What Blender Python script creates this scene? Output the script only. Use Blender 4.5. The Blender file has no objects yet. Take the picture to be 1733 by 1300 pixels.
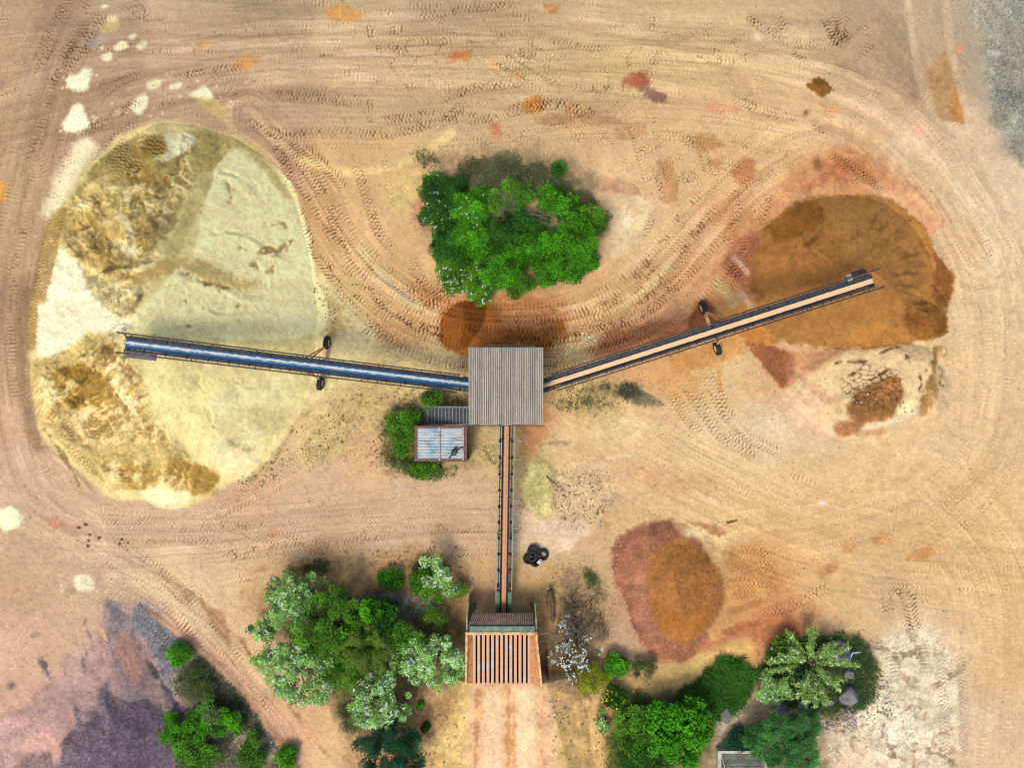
import bpy, math, random
import numpy as np
from mathutils import Vector, Matrix

random.seed(7)
RNG = np.random.default_rng(11)
C = bpy.context.scene.collection
PPM = 20.0            # plan pixels per metre used for the site survey
CX, CY = 866.5, 650.0  # survey origin (below the drone)
CAMZ = 60.0           # flying height

# ------------------------------------------------------------------ noise
_PERM = RNG.random((256, 256)).astype(np.float32)
def vnoise(x, y, seed=0):
    x = np.asarray(x, np.float32) + seed * 17.31; y = np.asarray(y, np.float32) + seed * 9.77
    xi = np.floor(x); yi = np.floor(y)
    fx = x - xi; fy = y - yi
    fx = fx * fx * fx * (fx * (fx * 6 - 15) + 10); fy = fy * fy * fy * (fy * (fy * 6 - 15) + 10)
    a = xi.astype(np.int32) & 255; b = yi.astype(np.int32) & 255
    a1 = (a + 1) & 255; b1 = (b + 1) & 255
    return (_PERM[b, a] * (1 - fx) + _PERM[b, a1] * fx) * (1 - fy) + (_PERM[b1, a] * (1 - fx) + _PERM[b1, a1] * fx) * fy
def fbm(x, y, octs=4, seed=0, gain=0.5):
    r = 0; amp = 1; tot = 0; f = 1.0
    for o in range(octs):
        r = r + amp * (vnoise(x * f, y * f, seed + o * 3 + 1) - 0.5) * 2
        tot += amp; amp *= gain; f *= 2.03
    return r / tot
def sstep(a, b, x):
    t = np.clip((x - a) / (b - a), 0, 1)
    return t * t * (3 - 2 * t)
def catmull(pts, step=6.0):
    P = [np.array(p, float) for p in pts]
    if len(P) == 2:
        n = max(2, int(np.hypot(*(P[1] - P[0])) / step)); t = np.linspace(0, 1, n)[:, None]
        return P[0] + (P[1] - P[0]) * t
    P = [2 * P[0] - P[1]] + P + [2 * P[-1] - P[-2]]
    out = []
    for i in range(1, len(P) - 2):
        n = max(2, int(np.hypot(*(P[i + 1] - P[i])) / step))
        t = np.linspace(0, 1, n, endpoint=False)[:, None]
        p0, p1, p2, p3 = P[i - 1], P[i], P[i + 1], P[i + 2]
        out.append(0.5 * (2 * p1 + (p2 - p0) * t + (2 * p0 - 5 * p1 + 4 * p2 - p3) * t * t + (3 * p1 - p0 - 3 * p2 + p3) * t ** 3))
    out.append(P[-2][None])
    return np.concatenate(out)
def seg_min(px, py, line):
    """distance, arc length and signed offset to a polyline"""
    best = np.full(px.shape, 1e9, np.float32); s = np.zeros_like(best); sd = np.zeros_like(best); acc = 0
    for (ax, ay), (bx, by) in zip(line[:-1], line[1:]):
        dx, dy = bx - ax, by - ay; L = math.hypot(dx, dy) + 1e-9
        t = np.clip(((px - ax) * dx + (py - ay) * dy) / (L * L), 0, 1)
        d = np.hypot(px - ax - t * dx, py - ay - t * dy)
        m = d < best
        best = np.where(m, d, best); s = np.where(m, acc + t * L, s)
        sd = np.where(m, d * np.sign((px - ax) * dy - (py - ay) * dx), sd)
        acc += L
    return best, s, sd
def poly_sdf(px, py, pts):
    pts = np.array(pts, float); n = len(pts)
    best = np.full(px.shape, 1e9, np.float32); ins = np.zeros(px.shape, bool)
    for i in range(n):
        ax, ay = pts[i]; bx, by = pts[(i + 1) % n]
        dx, dy = bx - ax, by - ay
        t = np.clip(((px - ax) * dx + (py - ay) * dy) / (dx * dx + dy * dy + 1e-9), 0, 1)
        best = np.minimum(best, np.hypot(px - ax - t * dx, py - ay - t * dy))
        c = (ay > py) != (by > py)
        with np.errstate(divide='ignore', invalid='ignore'):
            ins ^= c & (px < (bx - ax) * (py - ay) / (by - ay if by != ay else 1e-9) + ax)
    return np.where(ins, -best, best)
def worley(px, py, scale, seed=0):
    """border distance and cell value of a jittered cell pattern"""
    x = px / scale; y = py / scale; xi = np.floor(x); yi = np.floor(y)
    f1 = np.full(px.shape, 9.0); f2 = np.full(px.shape, 9.0); cid = np.zeros(px.shape)
    for i in (-1, 0, 1):
        for j in (-1, 0, 1):
            a = (xi + i).astype(int); b = (yi + j).astype(int)
            jx = _PERM[(b + seed) & 255, (a + 31) & 255]; jy = _PERM[(b + 77) & 255, (a + seed + 5) & 255]
            d = np.hypot(x - a - jx, y - b - jy)
            m = d < f1
            f2 = np.where(m, f1, np.minimum(f2, d)); cid = np.where(m, _PERM[(b + 13) & 255, (a + 99) & 255], cid); f1 = np.where(m, d, f1)
    return f2 - f1, cid

# ------------------------------------------------------------------ soil survey (colour and micro relief)
ST = 1.5
X0, Y0, X1, Y1 = -130.0, -130.0, 1865.0, 1432.0
gx = np.arange(X0, X1 + ST / 2, ST, dtype=np.float32); gy = np.arange(Y0, Y1 + ST / 2, ST, dtype=np.float32)
GX, GY = np.meshgrid(gx, gy)
NH, NW = GX.shape
N0 = fbm(GX / 5, GY / 5, 3, 1); N1 = fbm(GX / 13, GY / 13, 4, 5); N2 = fbm(GX / 40, GY / 40, 5, 9); N3 = fbm(GX / 130, GY / 130, 5, 14)
WXn = fbm(GX / 28, GY / 28, 4, 21, 0.6); WYn = fbm(GX / 28, GY / 28, 4, 33, 0.6)
WN = RNG.normal(0, 1, (NH, NW)).astype(np.float32)
A = """20,20,188,160,125;100,20,165,138,112;200,30,180,155,128;300,20,195,170,138;450,10,178,155,125;600,20,200,175,135;750,20,185,160,128;900,20,195,170,130;1050,20,205,178,135;1200,20,205,180,135;1350,20,190,165,128;1480,30,172,148,120;1560,30,182,160,130;1650,40,165,152,130;1710,40,160,152,138;
20,110,190,160,125;80,100,168,140,112;200,110,175,146,118;300,100,195,166,132;450,110,197,168,132;600,100,210,180,140;750,100,205,176,132;900,90,205,178,132;1050,110,210,182,132;1200,110,212,183,135;1350,110,215,186,140;1480,90,180,152,118;1590,150,185,146,108;1680,150,162,152,138;1720,200,150,142,130;
20,220,188,158,122;80,230,172,141,110;150,210,180,150,120;400,190,182,152,120;500,180,192,162,128;600,200,200,172,130;700,170,202,174,132;850,190,203,173,130;1000,190,200,168,125;1100,210,214,180,134;1200,200,212,178,134;1350,200,220,186,140;1450,200,218,186,145;1550,230,222,192,155;1640,220,218,190,155;
20,320,193,163,125;60,320,188,158,122;480,280,198,163,125;560,270,205,170,122;650,270,215,180,128;680,320,213,178,128;1060,300,222,186,142;1150,300,216,180,134;1250,290,216,172,126;1350,260,222,182,132;1440,290,210,148,96;1550,300,220,187,142;1650,330,220,195,155;1715,330,224,200,165;
20,430,190,160,122;560,380,214,172,122;620,400,222,182,134;690,430,218,178,130;1060,380,228,195,150;1120,400,228,190,144;1200,400,226,180,134;1250,380,208,148,102;1620,400,216,182,137;1690,420,218,192,150;
15,520,178,148,115;40,520,160,130,97;590,500,220,188,130;660,500,216,172,124;720,520,206,158,112;900,540,208,150,102;1000,530,224,182,130;1080,520,226,186,136;1180,480,224,174,126;1250,450,206,145,100;1240,520,195,138,86;1650,520,220,190,145;1700,520,222,195,150;
15,620,184,154,120;560,600,224,202,142;640,610,222,192,132;720,600,224,192,132;980,590,222,188,128;1050,570,192,135,95;1130,560,184,126,86;1150,620,215,164,102;1100,620,222,172,118;1230,620,225,195,142;1300,640,216,174,130;1650,620,222,190,145;1710,620,220,190,145;
15,720,205,170,135;560,680,220,194,142;530,740,214,186,136;620,690,204,176,122;620,760,218,176,132;830,760,208,180,132;900,700,205,158,110;960,680,223,186,132;1020,720,225,196,146;1100,700,223,186,142;1200,720,228,202,156;1300,720,228,205,165;1400,690,222,192,152;1600,740,222,190,145;1700,740,220,188,142;
15,800,208,176,145;100,870,205,173,140;420,830,212,174,136;560,820,211,179,143;700,850,208,178,143;800,840,209,178,142;910,790,205,182,128;960,800,220,187,142;1050,820,224,187,142;1200,800,225,194,145;1350,820,222,190,142;1500,820,222,188,138;1650,840,218,184,134;
60,920,203,173,138;200,900,208,178,144;350,900,210,180,146;500,890,211,180,146;650,910,211,180,145;780,900,211,178,140;920,900,232,205,168;980,880,214,182,138;1050,880,214,178,130;1250,900,224,186,132;1400,900,222,182,128;1550,930,218,178,122;1680,930,218,181,130;
40,1000,203,169,134;150,1010,204,174,140;300,980,223,195,152;400,980,220,190,147;450,1000,202,168,125;560,970,196,158,115;650,990,186,152,118;800,1000,204,166,120;930,1000,204,168,115;1000,960,204,172,130;1010,1040,196,154,115;1300,960,215,168,110;1400,1000,220,180,126;1500,1010,205,172,130;1620,1010,222,184,134;1700,1010,220,181,132;
20,1100,218,180,150;100,1080,205,171,142;330,1060,222,191,152;420,1130,224,191,148;720,1180,214,181,120;930,1080,190,144,100;1030,1090,200,164,132;1200,1140,214,177,114;1250,1100,210,154,100;1320,1060,198,126,82;1450,1070,215,182,133;1540,1090,224,206,168;1600,1100,224,196,152;1700,1120,218,180,130;
30,1180,214,172,147;40,1250,213,172,152;500,1200,224,181,138;480,1240,215,164,130;560,1250,220,182,134;740,1230,218,186,124;830,1230,234,196,152;960,1220,222,182,124;1100,1190,222,184,120;1230,1220,202,178,150;1520,1150,224,210,176;1500,1230,224,214,185;1420,1270,222,196,166;1600,1220,222,196,162;1700,1250,222,191,152;
600,1290,220,182,142;700,1290,190,150,100;1050,1290,190,160,100;1150,1290,190,165,120;1450,1290,224,198,172;1600,1290,220,192,155;1720,1290,222,190,150;250,1100,150,135,135;300,1200,140,125,110;430,1230,150,130,105"""
A = np.array([[float(v) for v in r.split(',')] for r in A.replace('\n', '').split(';')], np.float32)
cgx, cgy = np.meshgrid(np.arange(X0 - 40, X1 + 60, 10, dtype=np.float32), np.arange(Y0 - 40, Y1 + 60, 10, dtype=np.float32))
wsum = 0; csum = 0
for ax, ay, r, g, b in A:
    w = 1.0 / ((cgx - ax) ** 2 + (cgy - ay) ** 2 + 28 ** 2) ** 2
    wsum = wsum + w; csum = csum + w[..., None] * np.array([r, g, b], np.float32)
coarse = csum / wsum[..., None] / 255.0
def bilin(img, x, y, x0, y0, st):
    u = np.clip((x - x0) / st, 0, img.shape[1] - 1.001); v = np.clip((y - y0) / st, 0, img.shape[0] - 1.001)
    i = u.astype(np.int32); j = v.astype(np.int32); fu = u - i; fv = v - j
    if img.ndim == 3: fu = fu[..., None]; fv = fv[..., None]
    return (img[j, i] * (1 - fu) + img[j, i + 1] * fu) * (1 - fv) + (img[j + 1, i] * (1 - fu) + img[j + 1, i + 1] * fu) * fv
COL = bilin(coarse, GX + WXn * 26, GY + WYn * 26, X0 - 40, Y0 - 40, 10).astype(np.float32) * np.array([1.006, .995, 1.0], np.float32)
COL += (sstep(1180, 1620, GX) * .15)[..., None] * (np.array([229, 199, 160], np.float32) / 255 - COL)
PM = np.zeros((NH, NW), np.float32)
DZ = np.zeros((NH, NW), np.float32)

def box(x0, y0, x1, y1):
    i0 = max(0, int((x0 - X0) / ST)); i1 = min(NW, int((x1 - X0) / ST) + 2)
    j0 = max(0, int((y0 - Y0) / ST)); j1 = min(NH, int((y1 - Y0) / ST) + 2)
    return (slice(j0, max(j0, j1)), slice(i0, max(i0, i1)))
def blend(sl, m, col, tex=0.06, speck=0.0, fine=0.5):
    c = np.array(col, np.float32) / 255.0
    mod = 1 + tex * (N2[sl] + N1[sl] + fine * N0[sl]) + speck * WN[sl]
    COL[sl] = COL[sl] * (1 - m[..., None]) + (c * mod[..., None]) * m[..., None]
def poly(pts, col, a=1.0, soft=5, rough=7, tex=0.06, speck=0.0, dz=0.0, patch=None, spl=True):
    P = catmull(list(pts) + [pts[0]], 8)[:-1] if spl else np.array(pts, float)
    mg = soft + rough * 1.5 + 4
    sl = box(P[:, 0].min() - mg, P[:, 1].min() - mg, P[:, 0].max() + mg, P[:, 1].max() + mg)
    d = poly_sdf(GX[sl] + WXn[sl] * rough, GY[sl] + WYn[sl] * rough, P) + N0[sl] * min(rough, 6) * 0.5
    m = sstep(soft, -soft, d)
    if patch is not None: m = m * sstep(patch - 0.25, patch + 0.25, N1[sl] * 0.6 + N2[sl] * 0.8)
    if dz: DZ[sl] += dz * m
    if col is not None: blend(sl, m * a, col, tex, speck)
def blob(cx, cy, rx, ry, col, a=1.0, rot=0, **k):
    t = np.linspace(0, 2 * math.pi, 13)[:-1]; c, s = math.cos(math.radians(rot)), math.sin(math.radians(rot))
    poly([(cx + rx * math.cos(u) * c - ry * math.sin(u) * s, cy + rx * math.cos(u) * s + ry * math.sin(u) * c) for u in t], col, a, **k)
def strip(pts, hw):
    L = catmull(pts, 7)
    sl = box(L[:, 0].min() - hw, L[:, 1].min() - hw, L[:, 0].max() + hw, L[:, 1].max() + hw)
    gx_, gy_ = GX[sl], GY[sl]
    best = np.full(gx_.shape, 1e9, np.float32); s = np.zeros_like(best); sd = np.zeros_like(best); acc = 0
    if best.size == 0: return sl, best, s, sd, 1
    bx0, by0 = gx_[0, 0], gy_[0, 0]
    for (ax, ay), (bx, by) in zip(L[:-1], L[1:]):
        dx, dy = bx - ax, by - ay; ln = math.hypot(dx, dy) + 1e-9
        i0 = max(0, int((min(ax, bx) - hw - bx0) / ST)); i1 = int((max(ax, bx) + hw - bx0) / ST) + 2
        j0 = max(0, int((min(ay, by) - hw - by0) / ST)); j1 = int((max(ay, by) + hw - by0) / ST) + 2
        if i1 <= 0 or j1 <= 0: acc += ln; continue
        q = (slice(j0, j1), slice(i0, i1)); px = gx_[q] - ax; py = gy_[q] - ay
        if px.size == 0: acc += ln; continue
        t = np.clip((px * dx + py * dy) / (ln * ln), 0, 1)
        d = np.hypot(px - t * dx, py - t * dy); m = d < best[q]
        best[q] = np.where(m, d, best[q]); s[q] = np.where(m, acc + t * ln, s[q])
        sd[q] = np.where(m, d * np.sign(px * dy - py * dx), sd[q]); acc += ln
    return sl, best, s, sd, acc
def stroke(pts, w, col, a=1.0, soft=3, rough=4, tex=0.06, speck=0.0, dz=0.0, cover=None, seed=1):
    sl, d, s, sd, L = strip(pts, w / 2 + soft + rough + 3)
    if d.size == 0: return
    m = sstep(w / 2 + soft, w / 2 - soft, d + N1[sl] * rough + N0[sl] * rough * 0.6)
    m = m * sstep(0, 14, s) * sstep(L, L - 14, s)
    if cover is not None: m = m * sstep(cover - 0.2, cover + 0.2, vnoise(s / 50, sd / 12, seed))
    if dz: DZ[sl] += dz * m
    if col is not None: blend(sl, m * a, col, tex, speck)
def streaks(pts, w, amp=0.08, tint=None, ta=0.0, seed=1, ls=160, ld=7):
    """wheel-polished and scraped bands that run along a haul road"""
    sl, d, s, sd, L = strip(pts, w / 2)
    if d.size == 0: return
    e = sstep(w / 2, w / 2 * 0.55, d)
    n = 1.2 * fbm(s / ls, sd / (ld * 2), 4, seed, 0.6) + 0.4 * fbm(s / (ls * 0.3), sd / 3.6, 2, seed + 40) * (1 + N2[sl])
    if tint is not None: blend(sl, e * ta * sstep(-0.3, 0.3, n), tint, 0.03)
    COL[sl] *= (1 + amp * n * e)[..., None] ** np.array([0.9, 1.05, 1.2], np.float32)
    DZ[sl] += 0.03 * n * e
def tread(pts, w=15, period=6.5, depth=0.035, dark=0.30, cover=0.45, kind='chev', seed=1, tint=None):
    """imprint of one loader tyre: lugs pressed into the soil, damp soil showing in them"""
    sl, d, s, sd, L = strip(pts, w / 2 + 5)
    if d.size == 0: return
    u = np.abs(sd) / (w / 2)
    wob = N0[sl] * 1.7 + N1[sl] * 1.6 + 5 * vnoise(s / 60, s * 0, seed + 3)
    if kind == 'chev': ph = s / period + u * 0.9 * w / 16 + 0.13 * wob
    elif kind == 'net': ph = s / period + np.floor(u * 1.5 + (sd > 0)) * .5 + u * .4 + 0.13 * wob
    else: ph = s / period + 0.13 * wob
    lug = 0.5 + 0.5 * np.cos(2 * math.pi * ph)
    lug = sstep(0.42, 0.92, lug) * np.clip(.85 + .9 * N0[sl] + .6 * N1[sl], 0, 1.4)
    if kind == 'chev': lug = lug * sstep(0.02, 0.22, u)
    e = sstep(1.12, 0.85, u + 0.12 * N0[sl]) * sstep(0, 20, s) * sstep(L, L - 20, s)
    c = sstep(cover - 0.22, cover + 0.26, 0.45 * vnoise(s / 32, sd / 11, seed) + 0.45 * (0.5 + 0.5 * N2[sl]) + 0.38 * N1[sl] + .08)
    m = e * c
    m = m * (1 - PM[sl])
    run = (1 - PM[sl]) * sstep(0, 40, s) * sstep(L, L - 40, s) * (.45 + .55 * sstep(.3, .6, vnoise(s / 120, sd / 60, seed + 9)))
    rim = sstep(.78, 1.0, u) * sstep(1.35, 1.08, u) * run; bed = sstep(1.05, .8, u) * run
    DZ[sl] += .9 * depth * m * (0.4 - lug) - 0.01 * m + .016 * rim - .014 * bed
    tone = .05 * (vnoise(s * 0 + seed * 3.7, s * 0, 5) - .45)
    COL[sl] *= (1 + tone * bed - .014 * rim * (1 + N0[sl]))[..., None]
    k = m * (dark * 1.05 * lug - .03 * (1 - lug))
    COL[sl] = COL[sl] * (1 - k[..., None] * np.array([0.92, 1.05, 1.15], np.float32))
    if tint is not None: blend(sl, m * 0.35, tint, 0.05)
def road_tracks(pts, w, n, seed, cover=(0.5, 0.66), dark=(0.14, 0.30), kinds=('chev', 'net', 'chev', 'bar'), wob=10, frac=(0.25, 0.8), tw=(12, 17)):
    L = catmull(pts, 12); r = random.Random(seed); N = len(L)
    T = np.gradient(L, axis=0); T /= np.linalg.norm(T, axis=1)[:, None] + 1e-9; Nn = np.stack([-T[:, 1], T[:, 0]], 1)
    for i in range(n):
        f = r.uniform(*frac); a = int(r.uniform(0, 1 - f) * N); b = min(N, a + max(6, int(f * N)))
        o = r.uniform(-w / 2, w / 2); sl = r.uniform(-1, 1) * wob / 10.0
        tt = np.linspace(0, 1, b - a)
        off = o + wob * (np.sin(tt * r.uniform(1, 3) + r.uniform(0, 6)) + sl * (tt - 0.5) * 2)
        gauge = r.uniform(36, 42); kd = r.choice(kinds); dk = r.uniform(*dark); cv = r.uniform(*cover); w_ = r.uniform(*tw); per = r.uniform(6.0, 7.6)
        for g in (0, gauge):
            q = L[a:b] + Nn[a:b] * (off + g)[:, None]
            if len(q) > 3: tread([tuple(p) for p in q[::4]], w_, per, r.uniform(.02, .045), dk, cv, kd, r.randrange(99))
# ------------------------------------------------------------------ haul roads: scraped bands and tyre imprints
R_TOP = [(-120, 250), (60, 190), (200, 150), (420, 110), (700, 110), (1000, 105), (1250, 130), (1450, 190), (1580, 300), (1660, 430)]
R_TOP2 = [(-120, 60), (150, 40), (420, 40), (800, 30), (1200, 50), (1400, 60)]
R_LEFT = [(230, -120), (120, 60), (60, 230), (20, 420), (5, 560), (15, 700), (60, 830), (150, 900)]
R_LOW = [(20, 860), (150, 905), (330, 905), (560, 880), (800, 870), (1000, 880)]
R_RIGHT = [(1580, 280), (1670, 450), (1690, 620), (1660, 760), (1560, 860), (1400, 910), (1250, 930)]
R_SE = [(1560, 820), (1660, 950), (1690, 1100), (1680, 1432)]
R_MID = [(960, 700), (1080, 760), (1220, 830), (1400, 900), (1600, 930), (1865, 960)]
R_ISL = [(420, 195), (500, 270), (560, 370), (630, 460), (730, 525), (860, 545), (1000, 530), (1100, 470), (1190, 370), (1290, 280), (1400, 230)]
R_DIAG = [(150, 920), (280, 1000), (390, 1110), (480, 1220), (570, 1360)]
streaks(R_TOP, 190, .11, seed=3); streaks(R_TOP2, 120, .10, seed=5); streaks(R_LEFT, 130, .10, seed=7)
streaks(R_LOW, 100, .07, seed=9); streaks(R_RIGHT, 190, .055, seed=11); streaks(R_SE, 220, .05, seed=13)
streaks(R_MID, 150, .06, seed=15); streaks(R_ISL, 120, .09, seed=17, tint=(232, 196, 148), ta=.35); streaks(R_DIAG, 90, .07, seed=19)
# top-right gravel yard
poly([(1640, -140), (1642, 30), (1658, 70), (1672, 130), (1678, 175), (1695, 225), (1735, 285), (1870, 340), (1870, -140)], (160, 156, 138), .85, 12, 14, .12, .09)
poly([(1690, -140), (1700, 60), (1680, 110), (1690, 190), (1735, 240), (1870, 280), (1870, -140)], (124, 128, 114), .6, 14, 22, .2, .14, patch=0)
blob(1682, 90, 12, 6, (225, 228, 214), .8, rough=5); blob(1712, 160, 26, 16, (105, 106, 104), .5, soft=10, speck=.15)
poly([(1459, 60), (1500, 25), (1532, 30), (1546, 110), (1557, 168), (1520, 140), (1490, 112), (1466, 84)], (170, 144, 116), .75, 4, 5)
poly([(1569, 121), (1604, 87), (1622, 150), (1633, 208), (1608, 203), (1587, 194)], (182, 143, 98), .8, 4, 4)
poly([(1612, 150), (1622, 150), (1634, 208), (1615, 200)], (188, 122, 60), .6, 6, 5)
stroke([(1528, -60), (1552, 110), (1582, 205)], 12, (205, 178, 146), .8); stroke([(1596, -60), (1610, 80), (1642, 214)], 14, (212, 182, 148), .8)
# pale and orange spills on the haul road
PALE = (250, 241, 200)
poly([(114, 131), (128, 120), (145, 111), (156, 121), (146, 149), (126, 153)], (254, 248, 210), 1, 5, 11, .03, dz=.07)
poly([(105, 210), (118, 192), (126, 179), (138, 180), (141, 196), (150, 215), (113, 225)], (254, 248, 210), 1, 5, 11, .03, dz=.07)
poly([(218, 180), (232, 166), (248, 161), (253, 171), (236, 192)], PALE, .95, 4, 5, .04)
poly([(316, 160), (345, 145), (360, 166), (345, 172)], PALE, 1, 4, 5, .04); poly([(330, 166), (360, 166), (386, 192), (375, 201), (350, 186)], (215, 190, 120), .8, 5, 5)
for x, y, r in ((260, 141, 11), (298, 143, 8), (183, 95, 8), (205, 80, 9), (222, 62, 5), (178, 10, 5), (190, 34, 7), (172, 82, 3), (238, 74, 8)): blob(x, y, r * 1.3, r * .8, (246, 234, 190), .85, rot=-25, soft=3, rough=5)
blob(185, 45, 20, 11, (212, 190, 120), .7, rot=-15); blob(165, 70, 22, 8, (185, 172, 160), .5, rot=-15)
stroke([(190, 195), (215, 180), (240, 172)], 9, (235, 222, 180), .6, cover=.4)
stroke([(160, 232), (128, 275), (105, 320), (82, 380)], 36, (248, 234, 192), .95, 12, 10, .04)
blob(15, 878, 24, 22, PALE, 1, soft=4, rough=8, tex=.04, dz=.06); blob(142, 986, 16, 15, PALE, .95, soft=4, rough=6); blob(120, 1003, 9, 7, (150, 140, 95), .6); blob(185, 978, 14, 7, (236, 214, 175), .5)
for x, y, rx, ry, c in ((580, 25, 30, 14, (218, 152, 82)), (418, 104, 20, 12, (230, 158, 88)), (345, 75, 16, 9, (218, 168, 112)), (778, 94, 18, 9, (205, 122, 64)), (833, 108, 14, 8, (236, 188, 130)),
                        (876, 127, 12, 5, (222, 160, 105)), (1080, 132, 20, 13, (168, 78, 52)), (903, 178, 20, 11, (188, 120, 52)), (963, 185, 8, 10, (215, 155, 100)), (935, 16, 10, 6, (202, 132, 78)), (841, 222, 8, 12, (196, 124, 84)),
                        (0, 320, 8, 24, (232, 160, 70)), (1407, 186, 16, 8, (230, 165, 120)), (1550, 216, 14, 9, (228, 172, 135)), (1622, 80, 6, 5, (226, 150, 100)), (1220, 185, 28, 10, (215, 150, 110)), (1560, 940, 26, 9, (205, 140, 85)), (1490, 912, 16, 8, (206, 146, 90)), (1440, 930, 12, 8, (206, 146, 90)),
                        (1400, 965, 20, 10, (202, 142, 92)), (96, 888, 12, 9, (215, 150, 120)), (470, 905, 9, 6, (215, 150, 110)), (180, 1076, 7, 10, (205, 140, 75))):
    blob(x, y, rx * 1.05, ry * 1.05, c, .7, soft=6, rough=11, tex=.12, rot=(x * 7) % 40 - 20)
stroke([(1080, 140), (1105, 158), (1135, 172)], 15, (138, 102, 88), .8, 4, 6, .12, speck=.06)
poly([(1365, 146), (1376, 140), (1388, 129), (1396, 138), (1408, 152), (1400, 158), (1391, 166), (1378, 158)], (132, 88, 38), .95, 2, 6, .08, dz=.12)
blob(1366, 191, 4, 4, (130, 95, 60)); blob(1395, 852, 7, 6, (240, 222, 195), .9); blob(445 + 840, 62, 5, 4, (245, 225, 190), .9)
for k in range(60):                       # crumbs dragged off the pale spills
    cx_, cy_ = [(134, 131), (128, 204), (238, 178), (348, 160), (15, 878), (142, 986)][k % 6]; a = RNG.uniform(0, 6.3); r = RNG.uniform(14, 38)
    blob(cx_ + 1.3 * r * math.cos(a), cy_ + .7 * r * math.sin(a), RNG.uniform(1.2, 3.4), RNG.uniform(1, 2.2), (248, 238, 198), RNG.uniform(.4, .9), rot=-25, soft=1.5, rough=2)
# ------------------------------------------------------------------ around the island
poly([(745, 262), (800, 245), (900, 245), (980, 275), (1020, 330), (1030, 390), (980, 470), (850, 505), (770, 500), (735, 440), (715, 350)], (165, 140, 104), .8, 18, 16, .12)
poly([(800, 275), (880, 262), (960, 290), (1000, 330), (900, 340), (800, 330)], (122, 112, 84), .7, 14, 14, .15, .05)
poly([(690, 345), (710, 325), (730, 345), (725, 385), (705, 375)], (172, 124, 98), .8, 6, 8, .15, .08)
poly([(708, 400), (730, 420), (742, 470), (725, 480), (705, 440)], (218, 180, 130), .7, 8, 6)
stroke([(500, 266), (574, 289), (618, 290), (674, 278), (729, 250), (775, 218)], 15, (236, 206, 142), .85, 4, 5, .05, dz=.03)
poly([(650, 300), (700, 282), (735, 300), (715, 335), (680, 360), (650, 350)], (222, 194, 128), .6, 10, 10, .1)
stroke([(600, 408), (635, 449), (668, 491), (715, 521), (752, 527)], 15, (232, 202, 152), .9, 4, 4, .05); stroke([(650, 470), (672, 494), (706, 515)], 8, (196, 180, 150), .6)
stroke([(1000, 530), (1021, 524), (1063, 510), (1099, 482), (1124, 457), (1150, 425)], 13, (240, 208, 154), .85, 4, 6, .07, cover=.3)
poly([(1041, 327), (1091, 333), (1105, 366), (1085, 405), (1057, 430), (1033, 435), (1030, 394)], (228, 201, 158), .85, 8, 8, .06)
poly([(1050, 372), (1064, 362), (1070, 370), (1068, 383), (1058, 386)], (245, 222, 182), .9, 3, 3); stroke([(1052, 380), (1058, 362), (1066, 345)], 2.5, (170, 130, 90), .6, 1.5, 2)
poly([(560, 320), (590, 330), (640, 420), (610, 420), (575, 380)], (214, 170, 122), .5, 14, 12)
poly([(700, 470), (760, 505), (830, 510), (900, 515), (960, 510), (930, 535), (800, 545), (720, 515)], (196, 134, 88), .6, 12, 12, .1)
poly([(960, 520), (1040, 540), (1110, 500), (1170, 440), (1210, 470), (1150, 530), (1060, 580), (980, 575), (930, 560)], (218, 162, 116), .5, 14, 14, .1)
poly([(1020, 560), (1080, 545), (1140, 550), (1130, 580), (1050, 600), (1000, 600)], (172, 110, 74), .7, 9, 12, .12, .04)
for P_, c in (([(1174, 228), (1202, 225), (1227, 244), (1208, 253), (1185, 255)], (190, 142, 90)), ([(1116, 272), (1138, 272), (1146, 305), (1146, 338), (1124, 347), (1120, 300)], (198, 146, 98)),
              ([(1238, 291), (1257, 266), (1274, 272), (1276, 302), (1254, 311)], (192, 124, 80)), ([(1196, 272), (1226, 266), (1212, 284)], (186, 138, 95)), ([(1040, 215), (1085, 205), (1095, 222), (1050, 240)], (196, 152, 108)),
              ([(1010, 300), (1060, 305), (1085, 325), (1050, 328), (1015, 318)], (196, 150, 112)), ([(900, 196), (1000, 190), (1060, 205), (1000, 214), (920, 212)], (186, 146, 105))):
    poly(P_, c, .8, 4, 6, .07)
# red and brown soil west and north of the orange sand pile
poly([(1220, 450), (1245, 405), (1282, 395), (1290, 440), (1280, 500), (1255, 490)], (164, 100, 70), .75, 7, 10, .14, .05)
stroke([(1300, 395), (1330, 330), (1390, 292), (1460, 292), (1530, 335), (1585, 400)], 56, (208, 142, 98), .6, 16, 12, .12)
stroke([(1350, 320), (1400, 290), (1450, 290)], 30, (196, 112, 76), .55, 10, 10, .14, cover=.35)
stroke([(1395, 255), (1440, 270), (1490, 310)], 20, (206, 140, 84), .7, 6, 8, .12, cover=.3)
stroke([(1375, 262), (1384, 280), (1378, 292)], 13, (140, 100, 55), .8)
stroke([(1330, 275), (1300, 320), (1280, 370)], 18, (240, 205, 145), .5, 8, 8)
stroke([(1430, 290), (1500, 330), (1550, 370)], 12, (240, 200, 160), .6, 6, 6, cover=.4)
stroke([(1236, 428), (1272, 470)], 8, (230, 186, 160), .85, 3, 3); stroke([(1205, 468), (1228, 495), (1252, 524)], 19, (208, 182, 124), .8, 5, 5); stroke([(1246, 490), (1262, 506), (1272, 530)], 14, (232, 188, 155), .8, 4, 5)
poly([(1160, 545), (1178, 522), (1196, 508), (1218, 535), (1226, 552), (1200, 560), (1168, 566)], (128, 72, 46), .85, 7, 7, .08)
poly([(1110, 575), (1160, 545), (1160, 575), (1120, 600), (1080, 610)], (172, 104, 66), .6, 8, 9, .1)
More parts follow.
